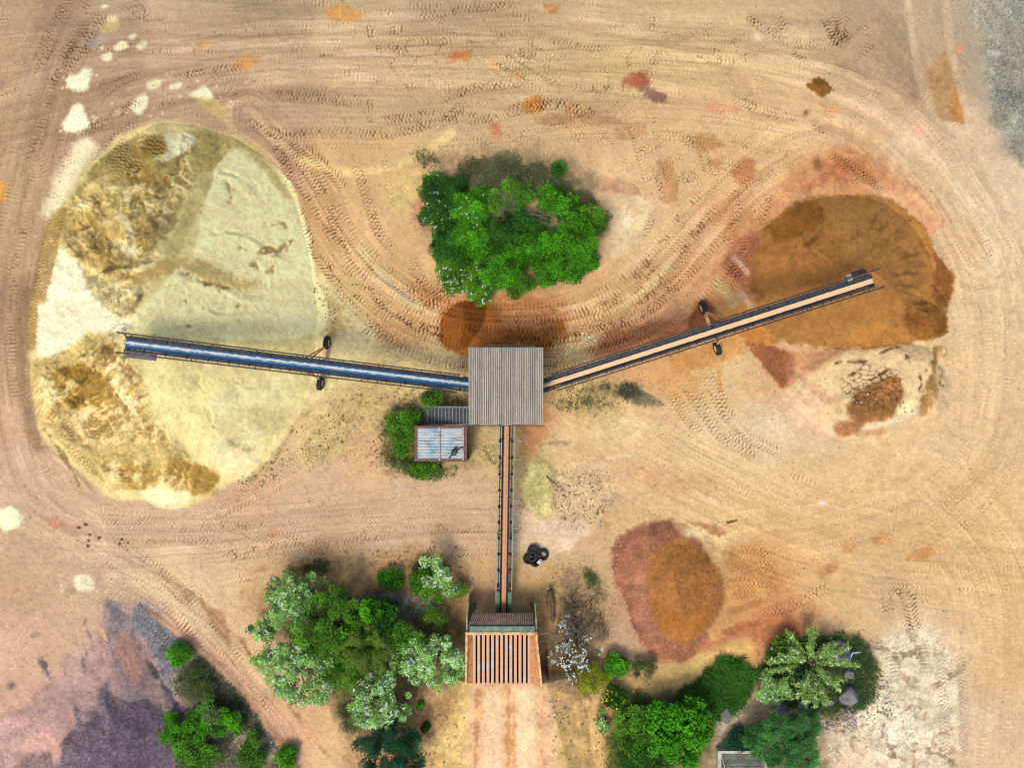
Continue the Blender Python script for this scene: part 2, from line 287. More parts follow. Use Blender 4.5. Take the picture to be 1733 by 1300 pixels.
poly([(1130, 610), (1200, 580), (1250, 570), (1262, 590), (1240, 610), (1160, 625)], (206, 146, 78), .7, 9, 8, .08)
poly([(1228, 540), (1262, 520), (1290, 540), (1320, 575), (1300, 590), (1262, 575), (1235, 565)], (190, 122, 58), .8, 8, 8, .08)
poly([(1262, 578), (1300, 585), (1340, 598), (1350, 615), (1324, 656), (1300, 632), (1284, 605)], (150, 88, 55), .85, 5, 8, .12, .05)
poly([(1340, 596), (1400, 590), (1440, 592), (1400, 625), (1350, 650), (1330, 650)], (206, 146, 106), .75, 7, 8, .1)
# ------------------------------------------------------------------ clay pan south of the orange sand pile
poly([(1400, 612), (1440, 592), (1530, 585), (1596, 578), (1602, 620), (1584, 676), (1545, 706), (1490, 726), (1420, 722), (1360, 690), (1335, 655)], (230, 198, 150), .9, 6, 9, .05)
poly([(1340, 660), (1370, 655), (1400, 700), (1440, 725), (1380, 740), (1330, 700)], (232, 194, 158), .7, 14, 10)
stroke([(1345, 625), (1378, 660), (1430, 680)], 14, (212, 160, 130), .6, 7, 6)
poly([(1434, 694), (1445, 673), (1465, 656), (1514, 639), (1530, 663), (1519, 698), (1480, 716), (1445, 712)], (156, 104, 60), .9, 4, 7, .14, .06, dz=.15)
stroke([(1590, 580), (1583, 640), (1565, 690), (1550, 702)], 20, (152, 110, 62), .8, 4, 9, .18, .05, cover=.35)
blob(1437, 724, 26, 12, (160, 104, 60), .8, rot=-15, rough=9); blob(1478, 731, 28, 7, (178, 130, 86), .6, rot=-12, rough=8); blob(1534, 688, 17, 9, (246, 232, 172), .9, rot=-35); blob(1590, 505, 22, 8, (240, 220, 160), .8, rot=20)
stroke([(1450, 728), (1520, 710), (1560, 684)], 10, (242, 220, 182), .7, 4, 6)
sl = box(1420, 585, 1600, 735)
cb, cc = worley(GX[sl] + 6 * WXn[sl], GY[sl] * 1.5 + 6 * WYn[sl], 13, 3)
mk = sstep(.12, .03, cb) * sstep(62, 40, np.hypot(GX[sl] - 1478, (GY[sl] - 655) * 1.4) + 14 * N2[sl])
blend(sl, mk * .85, (88, 58, 34)); DZ[sl] -= .12 * mk
for P_ in ([(1400, 618), (1430, 610), (1462, 612), (1500, 592), (1545, 582)], [(1430, 640), (1455, 625), (1470, 606)], [(1528, 590), (1545, 620), (1560, 640), (1552, 668)], [(1560, 620), (1582, 636)], [(1425, 670), (1450, 655), (1480, 640), (1512, 622)], [(1440, 690), (1462, 668), (1498, 650)]):
    stroke(P_, 2.2, (104, 70, 42), .85, 1.2, 5, dz=-.08, cover=.25)
# ------------------------------------------------------------------ yard right of the feeder
poly([(885, 690), (925, 690), (925, 740), (900, 775), (880, 770)], (203, 138, 88), .7, 10, 12, .1)
poly([(895, 895), (925, 880), (985, 885), (992, 905), (955, 938), (940, 910)], (238, 210, 178), .85, 8, 10, .06)
blob(912, 826, 25, 50, (204, 190, 126), .85, soft=8, rough=12, tex=.14, speck=.05, dz=.25)
stroke([(905, 754), (935, 751), (972, 749)], 6, (150, 130, 106), .6, 4, 5); stroke([(925, 806), (935, 818), (945, 824)], 3, (110, 75, 50), .8, 2, 3)
poly([(935, 650), (1000, 640), (1070, 650), (1100, 670), (1060, 690), (980, 700), (940, 680)], (204, 178, 118), .6, 10, 12, .16, .06)
poly([(1040, 650), (1070, 648), (1100, 668), (1120, 682), (1085, 684), (1055, 672)], (104, 100, 78), .75, 6, 9, .14, .06); blob(990, 680, 7, 6, (90, 92, 72), .7)
stroke([(1020, 775), (1080, 770)], 7, (238, 215, 170), .6); stroke([(1000, 790), (1040, 785)], 6, (240, 212, 180), .6)
poly([(930, 800), (1000, 795), (1040, 830), (1020, 880), (960, 890), (935, 850)], (208, 182, 140), .5, 20, 16, .14, .07)
poly([(1060, 790), (1180, 800), (1240, 830), (1150, 840), (1080, 815)], (212, 158, 112), .45, 16, 16, .1)
poly([(1000, 730), (1050, 700), (1120, 720), (1080, 750), (1020, 755)], (226, 200, 150), .6, 20, 12)
# ------------------------------------------------------------------ brown sand beside the shed
BR = (142, 88, 38)
poly([(742, 575), (750, 535), (775, 512), (830, 500), (905, 505), (945, 530), (958, 585), (930, 603), (800, 606), (762, 592)], (172, 108, 54), .95, 5, 8, .07)
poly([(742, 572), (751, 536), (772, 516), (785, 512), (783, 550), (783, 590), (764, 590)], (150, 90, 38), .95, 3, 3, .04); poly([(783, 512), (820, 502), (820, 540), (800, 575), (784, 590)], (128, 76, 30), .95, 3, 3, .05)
poly([(830, 498), (905, 500), (950, 535), (905, 560), (850, 545)], (205, 150, 110), .6, 8, 12, .14, .05)
poly([(640, 560), (700, 575), (770, 600), (790, 620), (700, 640), (640, 620)], (224, 202, 148), .6, 12, 12, .1)
poly([(940, 575), (1000, 570), (1010, 595), (960, 612), (925, 610)], (228, 196, 140), .7, 9, 9, .12, .06)
poly([(640, 540), (690, 560), (720, 590), (680, 590), (640, 570)], (190, 140, 96), .5, 10, 10, .14, .05)
# weedy strip between the light pile and the container
poly([(545, 690), (620, 655), (650, 680), (600, 740), (560, 780), (500, 770)], (196, 172, 116), .6, 16, 16, .14, .05)
poly([(640, 710), (700, 665), (790, 675), (800, 780), (720, 800), (655, 795)], (158, 138, 92), .75, 12, 12, .14, .05)
poly([(795, 725), (850, 720), (850, 800), (800, 790)], (204, 176, 122), .6, 12, 10)
poly([(620, 640), (700, 650), (780, 655), (790, 672), (700, 668), (630, 660)], (214, 190, 132), .6, 8, 10, .1)
# ------------------------------------------------------------------ orange oval on the red sand bank
poly([(1034, 932), (1060, 900), (1105, 885), (1150, 886), (1172, 906), (1190, 940), (1200, 1040), (1196, 1085), (1160, 1122), (1112, 1116), (1078, 1082), (1060, 1030), (1040, 980)], (160, 104, 78), .92, 5, 8, .12, .06)
poly([(1060, 985), (1090, 975), (1100, 1040), (1130, 1080), (1110, 1095), (1080, 1060)], (176, 124, 98), .6, 10, 10, .1, .05)
poly([(1092, 965), (1104, 932), (1140, 913), (1180, 926), (1212, 955), (1225, 1005), (1216, 1045), (1182, 1075), (1152, 1087), (1122, 1075), (1107, 1040), (1096, 1000)], (170, 114, 64), .95, 5, 5, .07, .03)
poly([(1110, 1030), (1150, 1040), (1200, 1035), (1170, 1078), (1140, 1082)], (186, 116, 52), .6, 14, 6)
poly([(1225, 935), (1280, 925), (1312, 955), (1320, 1000), (1240, 1020), (1228, 980)], (206, 150, 92), .75, 9, 9, .08)
poly([(1140, 888), (1190, 895), (1230, 905), (1225, 925), (1195, 915), (1160, 905)], (236, 204, 152), .75, 6, 9, .14, .05); poly([(1160, 884), (1215, 890), (1230, 905), (1200, 905)], (150, 96, 66), .6, 5, 8, .14)
stroke([(1225, 1040), (1270, 1025), (1300, 1012)], 12, (178, 118, 74), .6); stroke([(1180, 1100), (1260, 1080), (1320, 1068), (1376, 1060)], 24, (182, 114, 82), .75, 6, 7, .1)
stroke([(1215, 1075), (1260, 1060), (1300, 1055)], 12, (170, 100, 64), .6)
stroke([(1070, 1200), (1140, 1158), (1220, 1110), (1280, 1092)], 34, (220, 184, 118), .8, 9, 9, .1)
poly([(1230, 1200), (1262, 1150), (1300, 1165), (1300, 1190), (1250, 1230)], (206, 178, 150), .7, 9, 9, .1)
poly([(1190, 1215), (1240, 1200), (1260, 1240), (1215, 1290), (1180, 1320)], (212, 188, 168), .85, 8, 7, .06)
sl = box(1180, 1195, 1280, 1330); cb, cc = worley(GX[sl], GY[sl], 11, 9)
mk = sstep(.10, .03, cb) * sstep(48, 36, np.hypot(GX[sl] - 1222, (GY[sl] - 1255) * .7)); blend(sl, mk * .5, (120, 96, 80)); DZ[sl] -= .05 * mk
# ------------------------------------------------------------------ whitish clay, lower right
poly([(1470, 1095), (1560, 1060), (1610, 1110), (1622, 1250), (1590, 1440), (1400, 1440), (1385, 1270), (1470, 1225), (1500, 1150)], (226, 206, 180), .82, 18, 20, .12, .05)
poly([(1480, 1235), (1550, 1205), (1556, 1250), (1500, 1280), (1460, 1270)], (230, 216, 188), .8, 5, 9, .14, .08)
poly([(1485, 1160), (1530, 1150), (1540, 1200), (1470, 1235), (1450, 1225)], (222, 212, 178), .7, 8, 10, .14, .10)
poly([(1400, 1265), (1470, 1260), (1500, 1300), (1420, 1310), (1390, 1300)], (224, 192, 160), .7, 12, 12, .1, .04)
for k in range(8): stroke([(1500 + 3 * k, 1090 + 16 * k), (1545, 1088 + 15.5 * k), (1590 + 2 * k, 1092 + 15 * k)], 5, (180, 150, 118) if k % 2 else (240, 226, 198), .55, 2.5, 4, cover=.42, seed=k)
stroke([(1470, 1240), (1530, 1205), (1546, 1190)], 3, (130, 115, 92), .6, 2, 4, cover=.3); stroke([(1546, 1195), (1556, 1250)], 3, (130, 115, 92), .6, 2, 4, cover=.3); stroke([(1500, 1270), (1556, 1250)], 3, (140, 120, 96), .6, 2, 4, cover=.3)
sl = box(1365, 1190, 1455, 1245); cb, cc = worley(GX[sl], GY[sl], 7.5, 21)
mk = sstep(2, -5, poly_sdf(GX[sl], GY[sl], [(1370, 1215), (1400, 1203), (1452, 1202), (1440, 1222), (1385, 1242), (1368, 1232)]) + 5 * WXn[sl])
blend(sl, mk * .9, (138, 122, 108), .2, .1); DZ[sl] += mk * (.12 * cc + .25 * sstep(0, .4, cb) - .1); COL[sl] *= 1 - (.35 * mk * sstep(.15, .0, cb))[..., None]
poly([(1318, 1190), (1290, 1130), (1320, 1085), (1390, 1072), (1450, 1080), (1480, 1120), (1480, 1180), (1440, 1205), (1370, 1205)], (112, 112, 66), .85, 10, 10, .15, .06)
poly([(1255, 1120), (1275, 1135), (1260, 1190), (1210, 1215), (1150, 1200), (1130, 1185), (1190, 1150), (1225, 1115)], (110, 112, 66), .8, 9, 9, .15, .06)
poly([(1040, 1180), (1140, 1170), (1200, 1200), (1210, 1260), (1190, 1440), (1040, 1440), (1030, 1260)], (122, 108, 70), .75, 14, 12, .14, .05)
poly([(1250, 1240), (1300, 1200), (1370, 1200), (1400, 1260), (1400, 1440), (1240, 1440)], (140, 122, 90), .6, 12, 10, .14, .05)
poly([(1000, 1190), (1045, 1180), (1050, 1300), (1000, 1320)], (196, 158, 118), .6, 10, 9, .12)
poly([(920, 1000), (980, 960), (1030, 1010), (1040, 1100), (1000, 1180), (930, 1160), (925, 1060)], (166, 138, 104), .6, 14, 14, .16, .06)
for P_ in ([(962, 1020), (940, 1000), (925, 1010), (930, 1040)], [(985, 985), (968, 1010), (958, 1050)], [(940, 1010), (948, 1060)]): stroke(P_, 4, (126, 96, 66), .6, 2, 3, dz=-.06)
poly([(930, 995), (950, 990), (958, 1020), (945, 1055), (932, 1040)], (214, 176, 116), .6, 5, 5, dz=.15)
# ------------------------------------------------------------------ ramp of the feed hopper
poly([(745, 1190), (795, 1170), (800, 1440), (690, 1440), (720, 1260)], (220, 190, 124), .85, 9, 10, .1, .03)
poly([(925, 1170), (980, 1180), (1020, 1230), (1020, 1440), (925, 1440)], (222, 184, 122), .75, 12, 10, .1, .03)
poly([(797, 1150), (922, 1150), (934, 1440), (788, 1440)], (228, 186, 142), .95, 5, 5, .07)
for P_, w_, c in (([(834, 1160), (828, 1440)], 32, (240, 206, 166)), ([(888, 1160), (893, 1440)], 34, (242, 208, 166)), ([(860, 1160), (862, 1440)], 8, (204, 146, 98)), ([(808, 1160), (800, 1440)], 7, (200, 144, 100)), ([(870, 1170), (871, 1440)], 4, (210, 150, 100)), ([(917, 1175), (922, 1440)], 8, (224, 168, 130))):
    stroke(P_, w_, c, .8, 3, 4, .05)
for x, y in ((812, 1172), (858, 1170), (860, 1250), (812, 1205)): blob(x, y, 7, 9, (214, 152, 88), .45, rough=7)
for k in range(44):                       # scraped, tracked clay of the lower right corner
    x, y = RNG.uniform(1410, 1620), RNG.uniform(1080, 1290); l = RNG.uniform(20, 70); a = RNG.normal(-.15, .35) + (1.5 if k % 4 == 0 else 0)
    stroke([(x - l * math.cos(a), y - l * math.sin(a)), (x, y + RNG.normal(0, 4)), (x + l * math.cos(a), y + l * math.sin(a))], RNG.uniform(2, 7), [(186, 156, 126), (236, 220, 190), (168, 140, 112), (216, 178, 150)][k % 4], .75, 2, 7, .14, .08, dz=RNG.uniform(-.12, .12), cover=.35, seed=k)
for k, P_ in enumerate(([(1590, 1090), (1596, 1180), (1600, 1290)], [(1560, 1080), (1566, 1150)], [(1625, 1100), (1632, 1200), (1630, 1290)], [(1510, 1100), (1520, 1160)], [(1470, 1250), (1520, 1285)])): tread(P_, 17, 6.6, .05, .22, .2, 'bar' if k % 2 else 'net', k)
tread([(834, 1150), (828, 1440)], 26, 7.2, .014, .06, .35, 'chev', 3); tread([(888, 1150), (893, 1440)], 28, 7.2, .014, .06, .35, 'chev', 4)
# ------------------------------------------------------------------ tree bank, lower left
poly([(480, 955), (560, 945), (660, 935), (720, 930), (790, 960), (792, 1040), (775, 1180), (740, 1240), (720, 1330), (600, 1330), (570, 1220), (500, 1120), (455, 1040)], (180, 144, 100), .8, 14, 12, .12, .03)
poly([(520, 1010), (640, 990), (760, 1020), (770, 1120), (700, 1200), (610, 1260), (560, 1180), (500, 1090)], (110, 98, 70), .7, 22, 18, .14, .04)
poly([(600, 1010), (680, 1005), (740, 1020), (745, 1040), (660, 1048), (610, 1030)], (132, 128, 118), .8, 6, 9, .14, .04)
stroke([(484, 985), (492, 965), (530, 955), (562, 962)], 12, (112, 104, 72), .7, 6, 8, .16, .06, cover=.25); stroke([(580, 945), (650, 940)], 6, (120, 100, 70), .5, 4, 6, cover=.45)
# ------------------------------------------------------------------ slate gravel, lower left
poly([(178, 1014), (209, 1023), (240, 1026), (320, 1095), (400, 1170), (470, 1260), (520, 1440), (-140, 1440), (-140, 1300), (40, 1200), (110, 1120), (160, 1080)], (180, 148, 144), .8, 22, 24, .10, .04)
poly([(178, 1014), (200, 1030), (215, 1060), (245, 1110), (285, 1170), (330, 1250), (330, 1440), (40, 1440), (100, 1300), (165, 1180), (185, 1110), (172, 1050)], (136, 118, 122), .85, 9, 14, .12, .07)
poly([(237, 1026), (275, 1050), (318, 1092), (322, 1120), (292, 1150), (296, 1180), (275, 1150), (258, 1100), (228, 1060)], (112, 116, 122), .85, 7, 12, .12, .14)
poly([(178, 1014), (196, 1022), (214, 1040), (238, 1070), (222, 1090), (195, 1060), (180, 1036)], (128, 120, 126), .75, 7, 9, .1, .08)
poly([(195, 1075), (215, 1070), (238, 1110), (240, 1150), (216, 1150), (196, 1110)], (178, 130, 112), .75, 12, 10, .08)
for k in range(30):                       # rills and dark fines running down the slate slope
    x, y = RNG.uniform(120, 280), RNG.uniform(1060, 1200)
    if y < 1010 + abs(x - 215) * .9: continue
    l = RNG.uniform(15, 45); stroke([(x - .25 * l, y - l), (x, y), (x + .35 * l, y + l)], RNG.uniform(2, 7), [(100, 90, 100), (176, 144, 134), (122, 110, 122)][k % 3], .5, 3, 6, .12, .06, dz=RNG.uniform(-.1, .08), cover=.4, seed=k)
stroke([(160, 1085), (185, 1140), (200, 1190)], 22, (196, 152, 142), .6, 9, 8); stroke([(168, 1058), (183, 1090)], 6, (235, 190, 110), .7, 3, 4)
stroke([(246, 1115), (270, 1148), (292, 1185), (312, 1215)], 6, (84, 72, 76), .8, 3, 5, dz=-.1)
stroke([(60, 1112), (74, 1128), (90, 1158)], 9, (104, 88, 86), .8, 4, 6); stroke([(8, 1168), (30, 1155)], 9, (110, 96, 96), .8, 4, 5); blob(57, 1078, 8, 5, (140, 122, 112), .6); blob(40, 1210, 34, 9, (160, 132, 128), .6, rot=-8, soft=8); blob(85, 1180, 10, 26, (170, 140, 130), .5, rot=-20, soft=8); blob(110, 1120, 10, 14, (150, 128, 124), .5, soft=8); blob(125, 1180, 9, 16, (150, 124, 122), .5, rot=20, soft=8); blob(80, 1250, 12, 20, (190, 150, 142), .5, soft=9)
blob(70, 1262, 44, 26, (234, 180, 160), .6, soft=18, rough=14); blob(30, 1222, 40, 12, (226, 180, 160), .5, rot=-15, soft=12)
poly([(96, 1310), (108, 1250), (128, 1226), (128, 1200), (134, 1196), (140, 1222), (165, 1205), (172, 1160), (180, 1154), (190, 1175), (196, 1200), (215, 1190), (250, 1185), (285, 1215), (300, 1260), (300, 1440), (80, 1440)], (118, 104, 114), .95, 5, 8, .08, .13)
poly([(20, 1300), (40, 1278), (80, 1275), (96, 1290), (90, 1440), (0, 1440)], (138, 116, 116), .8, 6, 9, .08, .10)
poly([(300, 1080), (322, 1088), (385, 1150), (465, 1255), (510, 1340), (500, 1440), (300, 1440), (292, 1300), (318, 1225), (300, 1150)], (116, 108, 96), .8, 8, 9, .16, .06)
blob(420, 1250, 22, 26, (206, 186, 160), .7, rot=-30, soft=7, rough=14, tex=.15); blob(455, 1285, 14, 18, (196, 176, 150), .6, soft=7, rough=12)
stroke([(248, 1032), (320, 1085), (392, 1150), (470, 1250), (520, 1345)], 9, (180, 134, 98), .8, 4, 4, .1, dz=.12)
stroke([(270, 1040), (345, 1095), (415, 1160), (490, 1250), (550, 1350)], 22, (222, 176, 144), .75, 8, 5, .06)
stroke([(262, 963), (330, 1008), (400, 1080), (450, 1140), (500, 1210), (562, 1290)], 6, (166, 122, 84), .65, 4, 5, .1, dz=-.05, cover=.3); stroke([(405, 1075), (425, 1110), (455, 1150)], 6, (170, 124, 86), .7, 4, 5, cover=.25)
poly([(335, 1017), (360, 1030), (381, 1045), (391, 1097), (368, 1070)], (176, 134, 98), .75, 4, 5, .1); blob(318, 1010, 8, 12, (190, 150, 112), .6)
stroke([(470, 965), (450, 1000), (435, 1045)], 10, (194, 146, 104), .7, 4, 5, cover=.25); stroke([(412, 972), (462, 960)], 5, (176, 134, 96), .7, 3, 4); stroke([(411, 985), (408, 1030)], 5, (186, 140, 100), .6, 3, 4)
for x, y, r in ((145, 888, 2.6), (133, 893, 2.6), (152, 905, 2.2), (168, 911, 2.6), (150, 916, 2.2), (149, 925, 2.4), (206, 913, 2), (202, 921, 2), (216, 918, 1.8), (215, 932, 1.6)): blob(x, y, r * 1.3, r, (96, 64, 46), .9, soft=1.2, rough=1)
# ------------------------------------------------------------------ big pale sand pile and its dug-out western side
TOE_L = [(205, 222), (270, 205), (335, 212), (395, 232), (445, 262), (480, 300), (500, 345), (515, 400), (530, 450), (538, 520), (534, 600), (515, 680), (485, 730), (440, 790), (385, 820), (350, 842), (300, 862), (255, 845), (200, 850), (150, 812), (100, 770), (66, 720), (52, 650), (48, 570), (58, 490), (72, 425), (100, 350), (140, 290)]
poly(TOE_L, (228, 208, 146), 1, 5, 8, .05, .012)
poly([(500, 350), (530, 450), (560, 480), (600, 520), (640, 560), (600, 640), (560, 660), (520, 680), (534, 560)], (228, 212, 158), .8, 7, 10, .07)
poly([(530, 490), (560, 500), (600, 545), (580, 560), (545, 540)], (205, 180, 128), .6, 10, 10, .14, .05)
poly([(372, 245), (415, 252), (484, 300), (520, 385), (530, 445), (532, 565), (240, 565), (225, 535), (295, 460), (325, 425), (347, 345)], (255, 242, 180), .95, 3, 5, .03, .012)
poly([(365, 245), (350, 330), (335, 365), (300, 430), (280, 440), (300, 380), (335, 300), (345, 250)], (206, 186, 122), .75, 5, 6, .07)
poly([(173, 265), (225, 228), (275, 228), (325, 220), (385, 238), (367, 278), (332, 302), (308, 350), (288, 390), (245, 437), (208, 444), (145, 412), (115, 420), (100, 392), (112, 345), (146, 296)], (190, 164, 100), .85, 4, 8, .13, .04)
poly([(330, 215), (395, 232), (445, 265), (490, 330), (480, 330), (420, 262), (372, 245)], (188, 168, 104), .75, 7, 5, .06)
poly([(258, 268), (287, 254), (279, 226), (322, 224), (328, 242), (284, 271)], (246, 236, 190), .95, 2.5, 4, .04)
poly([(215, 275), (255, 280), (268, 300), (262, 330), (222, 320)], (164, 130, 62), .75, 7, 8, .08); poly([(230, 240), (270, 232), (282, 250), (250, 268), (226, 262)], (166, 134, 68), .75, 5, 6, .12)
poly([(140, 320), (165, 300), (180, 320), (160, 360), (135, 350)], (216, 192, 128), .8, 5, 7, .1)
for q in range(34):                       # clods and slips in the dug face
    x = RNG.uniform(130, 310); y = 300 + RNG.uniform(0, 140)
    if x > 330 - (y - 300) * .7: continue
    l = RNG.uniform(10, 30); a = math.atan2(440 - y, 215 - x) + RNG.normal(0, .35)
    c = [(226, 208, 152), (150, 118, 58), (206, 184, 122), (130, 104, 56), (236, 222, 172)][q % 5]
    stroke([(x, y), (x + l * math.cos(a), y + l * math.sin(a))], RNG.uniform(4, 11), c, .75, 3, 8, .18, .04, dz=RNG.uniform(-.15, .2))
stroke([(187, 354), (205, 370), (222, 390), (228, 434)], 12, (224, 214, 174), .85, 4, 6, .08); stroke([(290, 360), (275, 395), (245, 425)], 10, (230, 216, 164), .8, 3, 6, .1); poly([(180, 412), (215, 410), (240, 432), (222, 440), (195, 430)], (232, 222, 180), .8, 5, 7, .1)
poly([(140, 385), (160, 390), (200, 420), (235, 445), (180, 440), (150, 420)], (120, 98, 54), .7, 5, 8, .2, .06)
poly([(220, 380), (270, 360), (290, 375), (265, 410), (235, 425)], (146, 126, 78), .7, 6, 9, .25, .06)
stroke([(120, 420), (180, 452), (232, 472), (276, 452), (302, 438)], 24, (200, 168, 104), .9, 5, 6, .08); stroke([(170, 430), (200, 450), (240, 452)], 5, (112, 84, 46), .6, 3, 5)
poly([(80, 415), (132, 444), (152, 482), (194, 534), (222, 540), (208, 562), (148, 566), (114, 600), (64, 600), (70, 462)], (252, 244, 208), .97, 4, 6, .03, .01)
poly([(135, 448), (166, 475), (208, 489), (250, 486), (222, 528), (194, 534), (160, 500)], (192, 176, 128), .95, 3, 6, .2, .07); stroke([(135, 448), (160, 500), (194, 534)], 6, (216, 206, 160), .6, 3, 5, cover=.3); stroke([(246, 488), (218, 532)], 3, (112, 88, 50), .6, 2, 4)
poly([(300, 440), (340, 440), (400, 470), (440, 478), (400, 490), (350, 475), (310, 458)], (196, 168, 106), .75, 9, 8, .1)
for P_ in ([(436, 430), (470, 420), (496, 405), (480, 425)], [(360, 475), (380, 500), (420, 520)], [(310, 490), (318, 520), (315, 545), (330, 562)], [(420, 440), (450, 460), (470, 440)], [(390, 510), (410, 530), (395, 550)], [(455, 385), (480, 375), (490, 390)], [(380, 300), (392, 330), (388, 350)], [(420, 350), (450, 362), (446, 385)], [(400, 415), (430, 425), (455, 418), (478, 432)], [(290, 640), (310, 690), (330, 730)], [(330, 630), (350, 680), (360, 720), (372, 745)], [(390, 640), (420, 655), (440, 650)], [(300, 458), (340, 475), (400, 488)]):
    stroke(P_, 3, (164, 132, 78), .75, 2, 8, dz=-.10, cover=.18)
for P_ in ([(300, 470), (350, 480), (400, 500), (440, 505), (490, 480)], [(330, 520), (400, 535), (470, 525)], [(360, 290), (400, 300), (440, 340)], [(345, 400), (400, 395), (460, 430), (500, 440)], [(250, 500), (290, 480), (320, 470)]): stroke(P_, 10, None, 1, 7, 10, dz=.12, cover=.4); stroke([(x + 4, y - 6) for x, y in P_], 7, None, 1, 5, 9, dz=-.10, cover=.4)
# southern half
poly([(240, 600), (300, 610), (480, 630), (520, 650), (490, 720), (450, 780), (380, 815), (320, 760), (270, 700), (245, 640)], (246, 225, 160), .95, 5, 7, .035, .012)
poly([(380, 650), (480, 660), (470, 720), (400, 740), (360, 690)], (242, 224, 172), .8, 14, 9); poly([(400, 690), (450, 690), (486, 712), (470, 735), (425, 715)], (204, 184, 132), .7, 9, 6)
poly([(345, 750), (390, 740), (440, 750), (425, 790), (380, 800)], (240, 228, 180), .8, 9, 8); stroke([(375, 745), (420, 762), (445, 745)], 7, (188, 160, 104), .6, 4, 5)
poly([(120, 580), (150, 570), (205, 590), (240, 640), (262, 700), (300, 760), (360, 800), (366, 830), (330, 836), (260, 826), (200, 830), (150, 795), (95, 745), (60, 690), (52, 620), (80, 605)], (212, 184, 118), .88, 4, 9, .15, .05)
for q in range(60):
    t = RNG.random(); x = 150 + 150 * t + RNG.normal(0, 28); y = 600 + 170 * t + RNG.normal(0, 22)
    if x > 262 + (y - 690) * .7 or y < 582: continue
    a = math.atan2(1, .55) + RNG.normal(0, .5); l = RNG.uniform(8, 24)
    c = [(236, 214, 152), (126, 96, 48), (214, 186, 120), (150, 116, 54), (242, 226, 174), (108, 84, 46)][q % 6]
    stroke([(x, y), (x + l * math.cos(a), y + l * math.sin(a))], RNG.uniform(2.5, 7), c, .8, 2, 6, .15, .04, dz=RNG.uniform(-.15, .2))
poly([(80, 632), (138, 618), (187, 648), (180, 694), (152, 708), (114, 694), (104, 672)], (168, 130, 58), .85, 5, 9, .10, .03); poly([(287, 776), (367, 798), (364, 824), (312, 836), (276, 818)], (176, 140, 66), .85, 4, 8, .1, .03); poly([(215, 778), (258, 790), (260, 822), (210, 824)], (178, 142, 70), .75, 6, 8, .1)
poly([(150, 600), (200, 592), (232, 632), (240, 670), (215, 640), (180, 620)], (126, 98, 54), .65, 6, 10, .22, .06)
poly([(118, 696), (152, 700), (158, 752), (130, 742), (116, 720)], (218, 192, 136), .9, 3, 4, .05); poly([(204, 652), (222, 672), (232, 706), (212, 688)], (240, 222, 170), .9, 3, 4); poly([(184, 784), (196, 780), (192, 806), (182, 800)], (230, 208, 150), .9, 3, 3)
tread([(105, 700), (125, 760), (165, 800)], 24, 6, .04, .25, .2, 'net', 5); tread([(165, 690), (160, 745), (145, 770)], 16, 6, .04, .25, .2, 'bar', 6); tread([(200, 780), (205, 830)], 16, 6, .04, .22, .2, 'bar', 7)
stroke([(66, 712), (100, 740), (140, 762), (175, 800), (203, 858)], 9, (218, 194, 134), .85, 3, 4, .06, dz=.15); stroke([(85, 765), (120, 795), (160, 838)], 6, (222, 200, 145), .8, 3, 4, dz=.12); stroke([(70, 720), (110, 775), (140, 830)], 5, (130, 102, 62), .6, 3, 4, dz=-.08)
poly([(238, 834), (263, 824), (322, 832), (318, 852), (290, 866), (262, 856)], (248, 236, 188), .95, 4, 5, .04); stroke([(265, 850), (290, 856), (316, 850)], 3, (206, 180, 128), .5)
stroke([(360, 835), (420, 812), (470, 770), (500, 720), (530, 690)], 6, (150, 138, 84), .6, 3, 6, .2, .06, cover=.45)
for P_ in ([(96, 352), (74, 430), (58, 520), (50, 600)], [(110, 345), (88, 430), (68, 520)]): stroke(P_, 15, (190, 156, 92), .8, 4, 4, .08); tread(P_, 14, 6, .04, .26, .15, 'net', 8)
tread([(222, 232), (200, 260), (180, 290)], 24, 6.5, .06, .5, .1, 'net', 9); tread([(268, 226), (252, 268)], 36, 6.5, .06, .55, .02, 'net', 10); tread([(236, 258), (205, 305)], 36, 6.5, .06, .55, .02, 'net', 12)
stroke([(48, 480), (36, 560), (40, 640), (52, 720), (70, 770)], 16, (146, 118, 88), .7, 8, 5, .07)
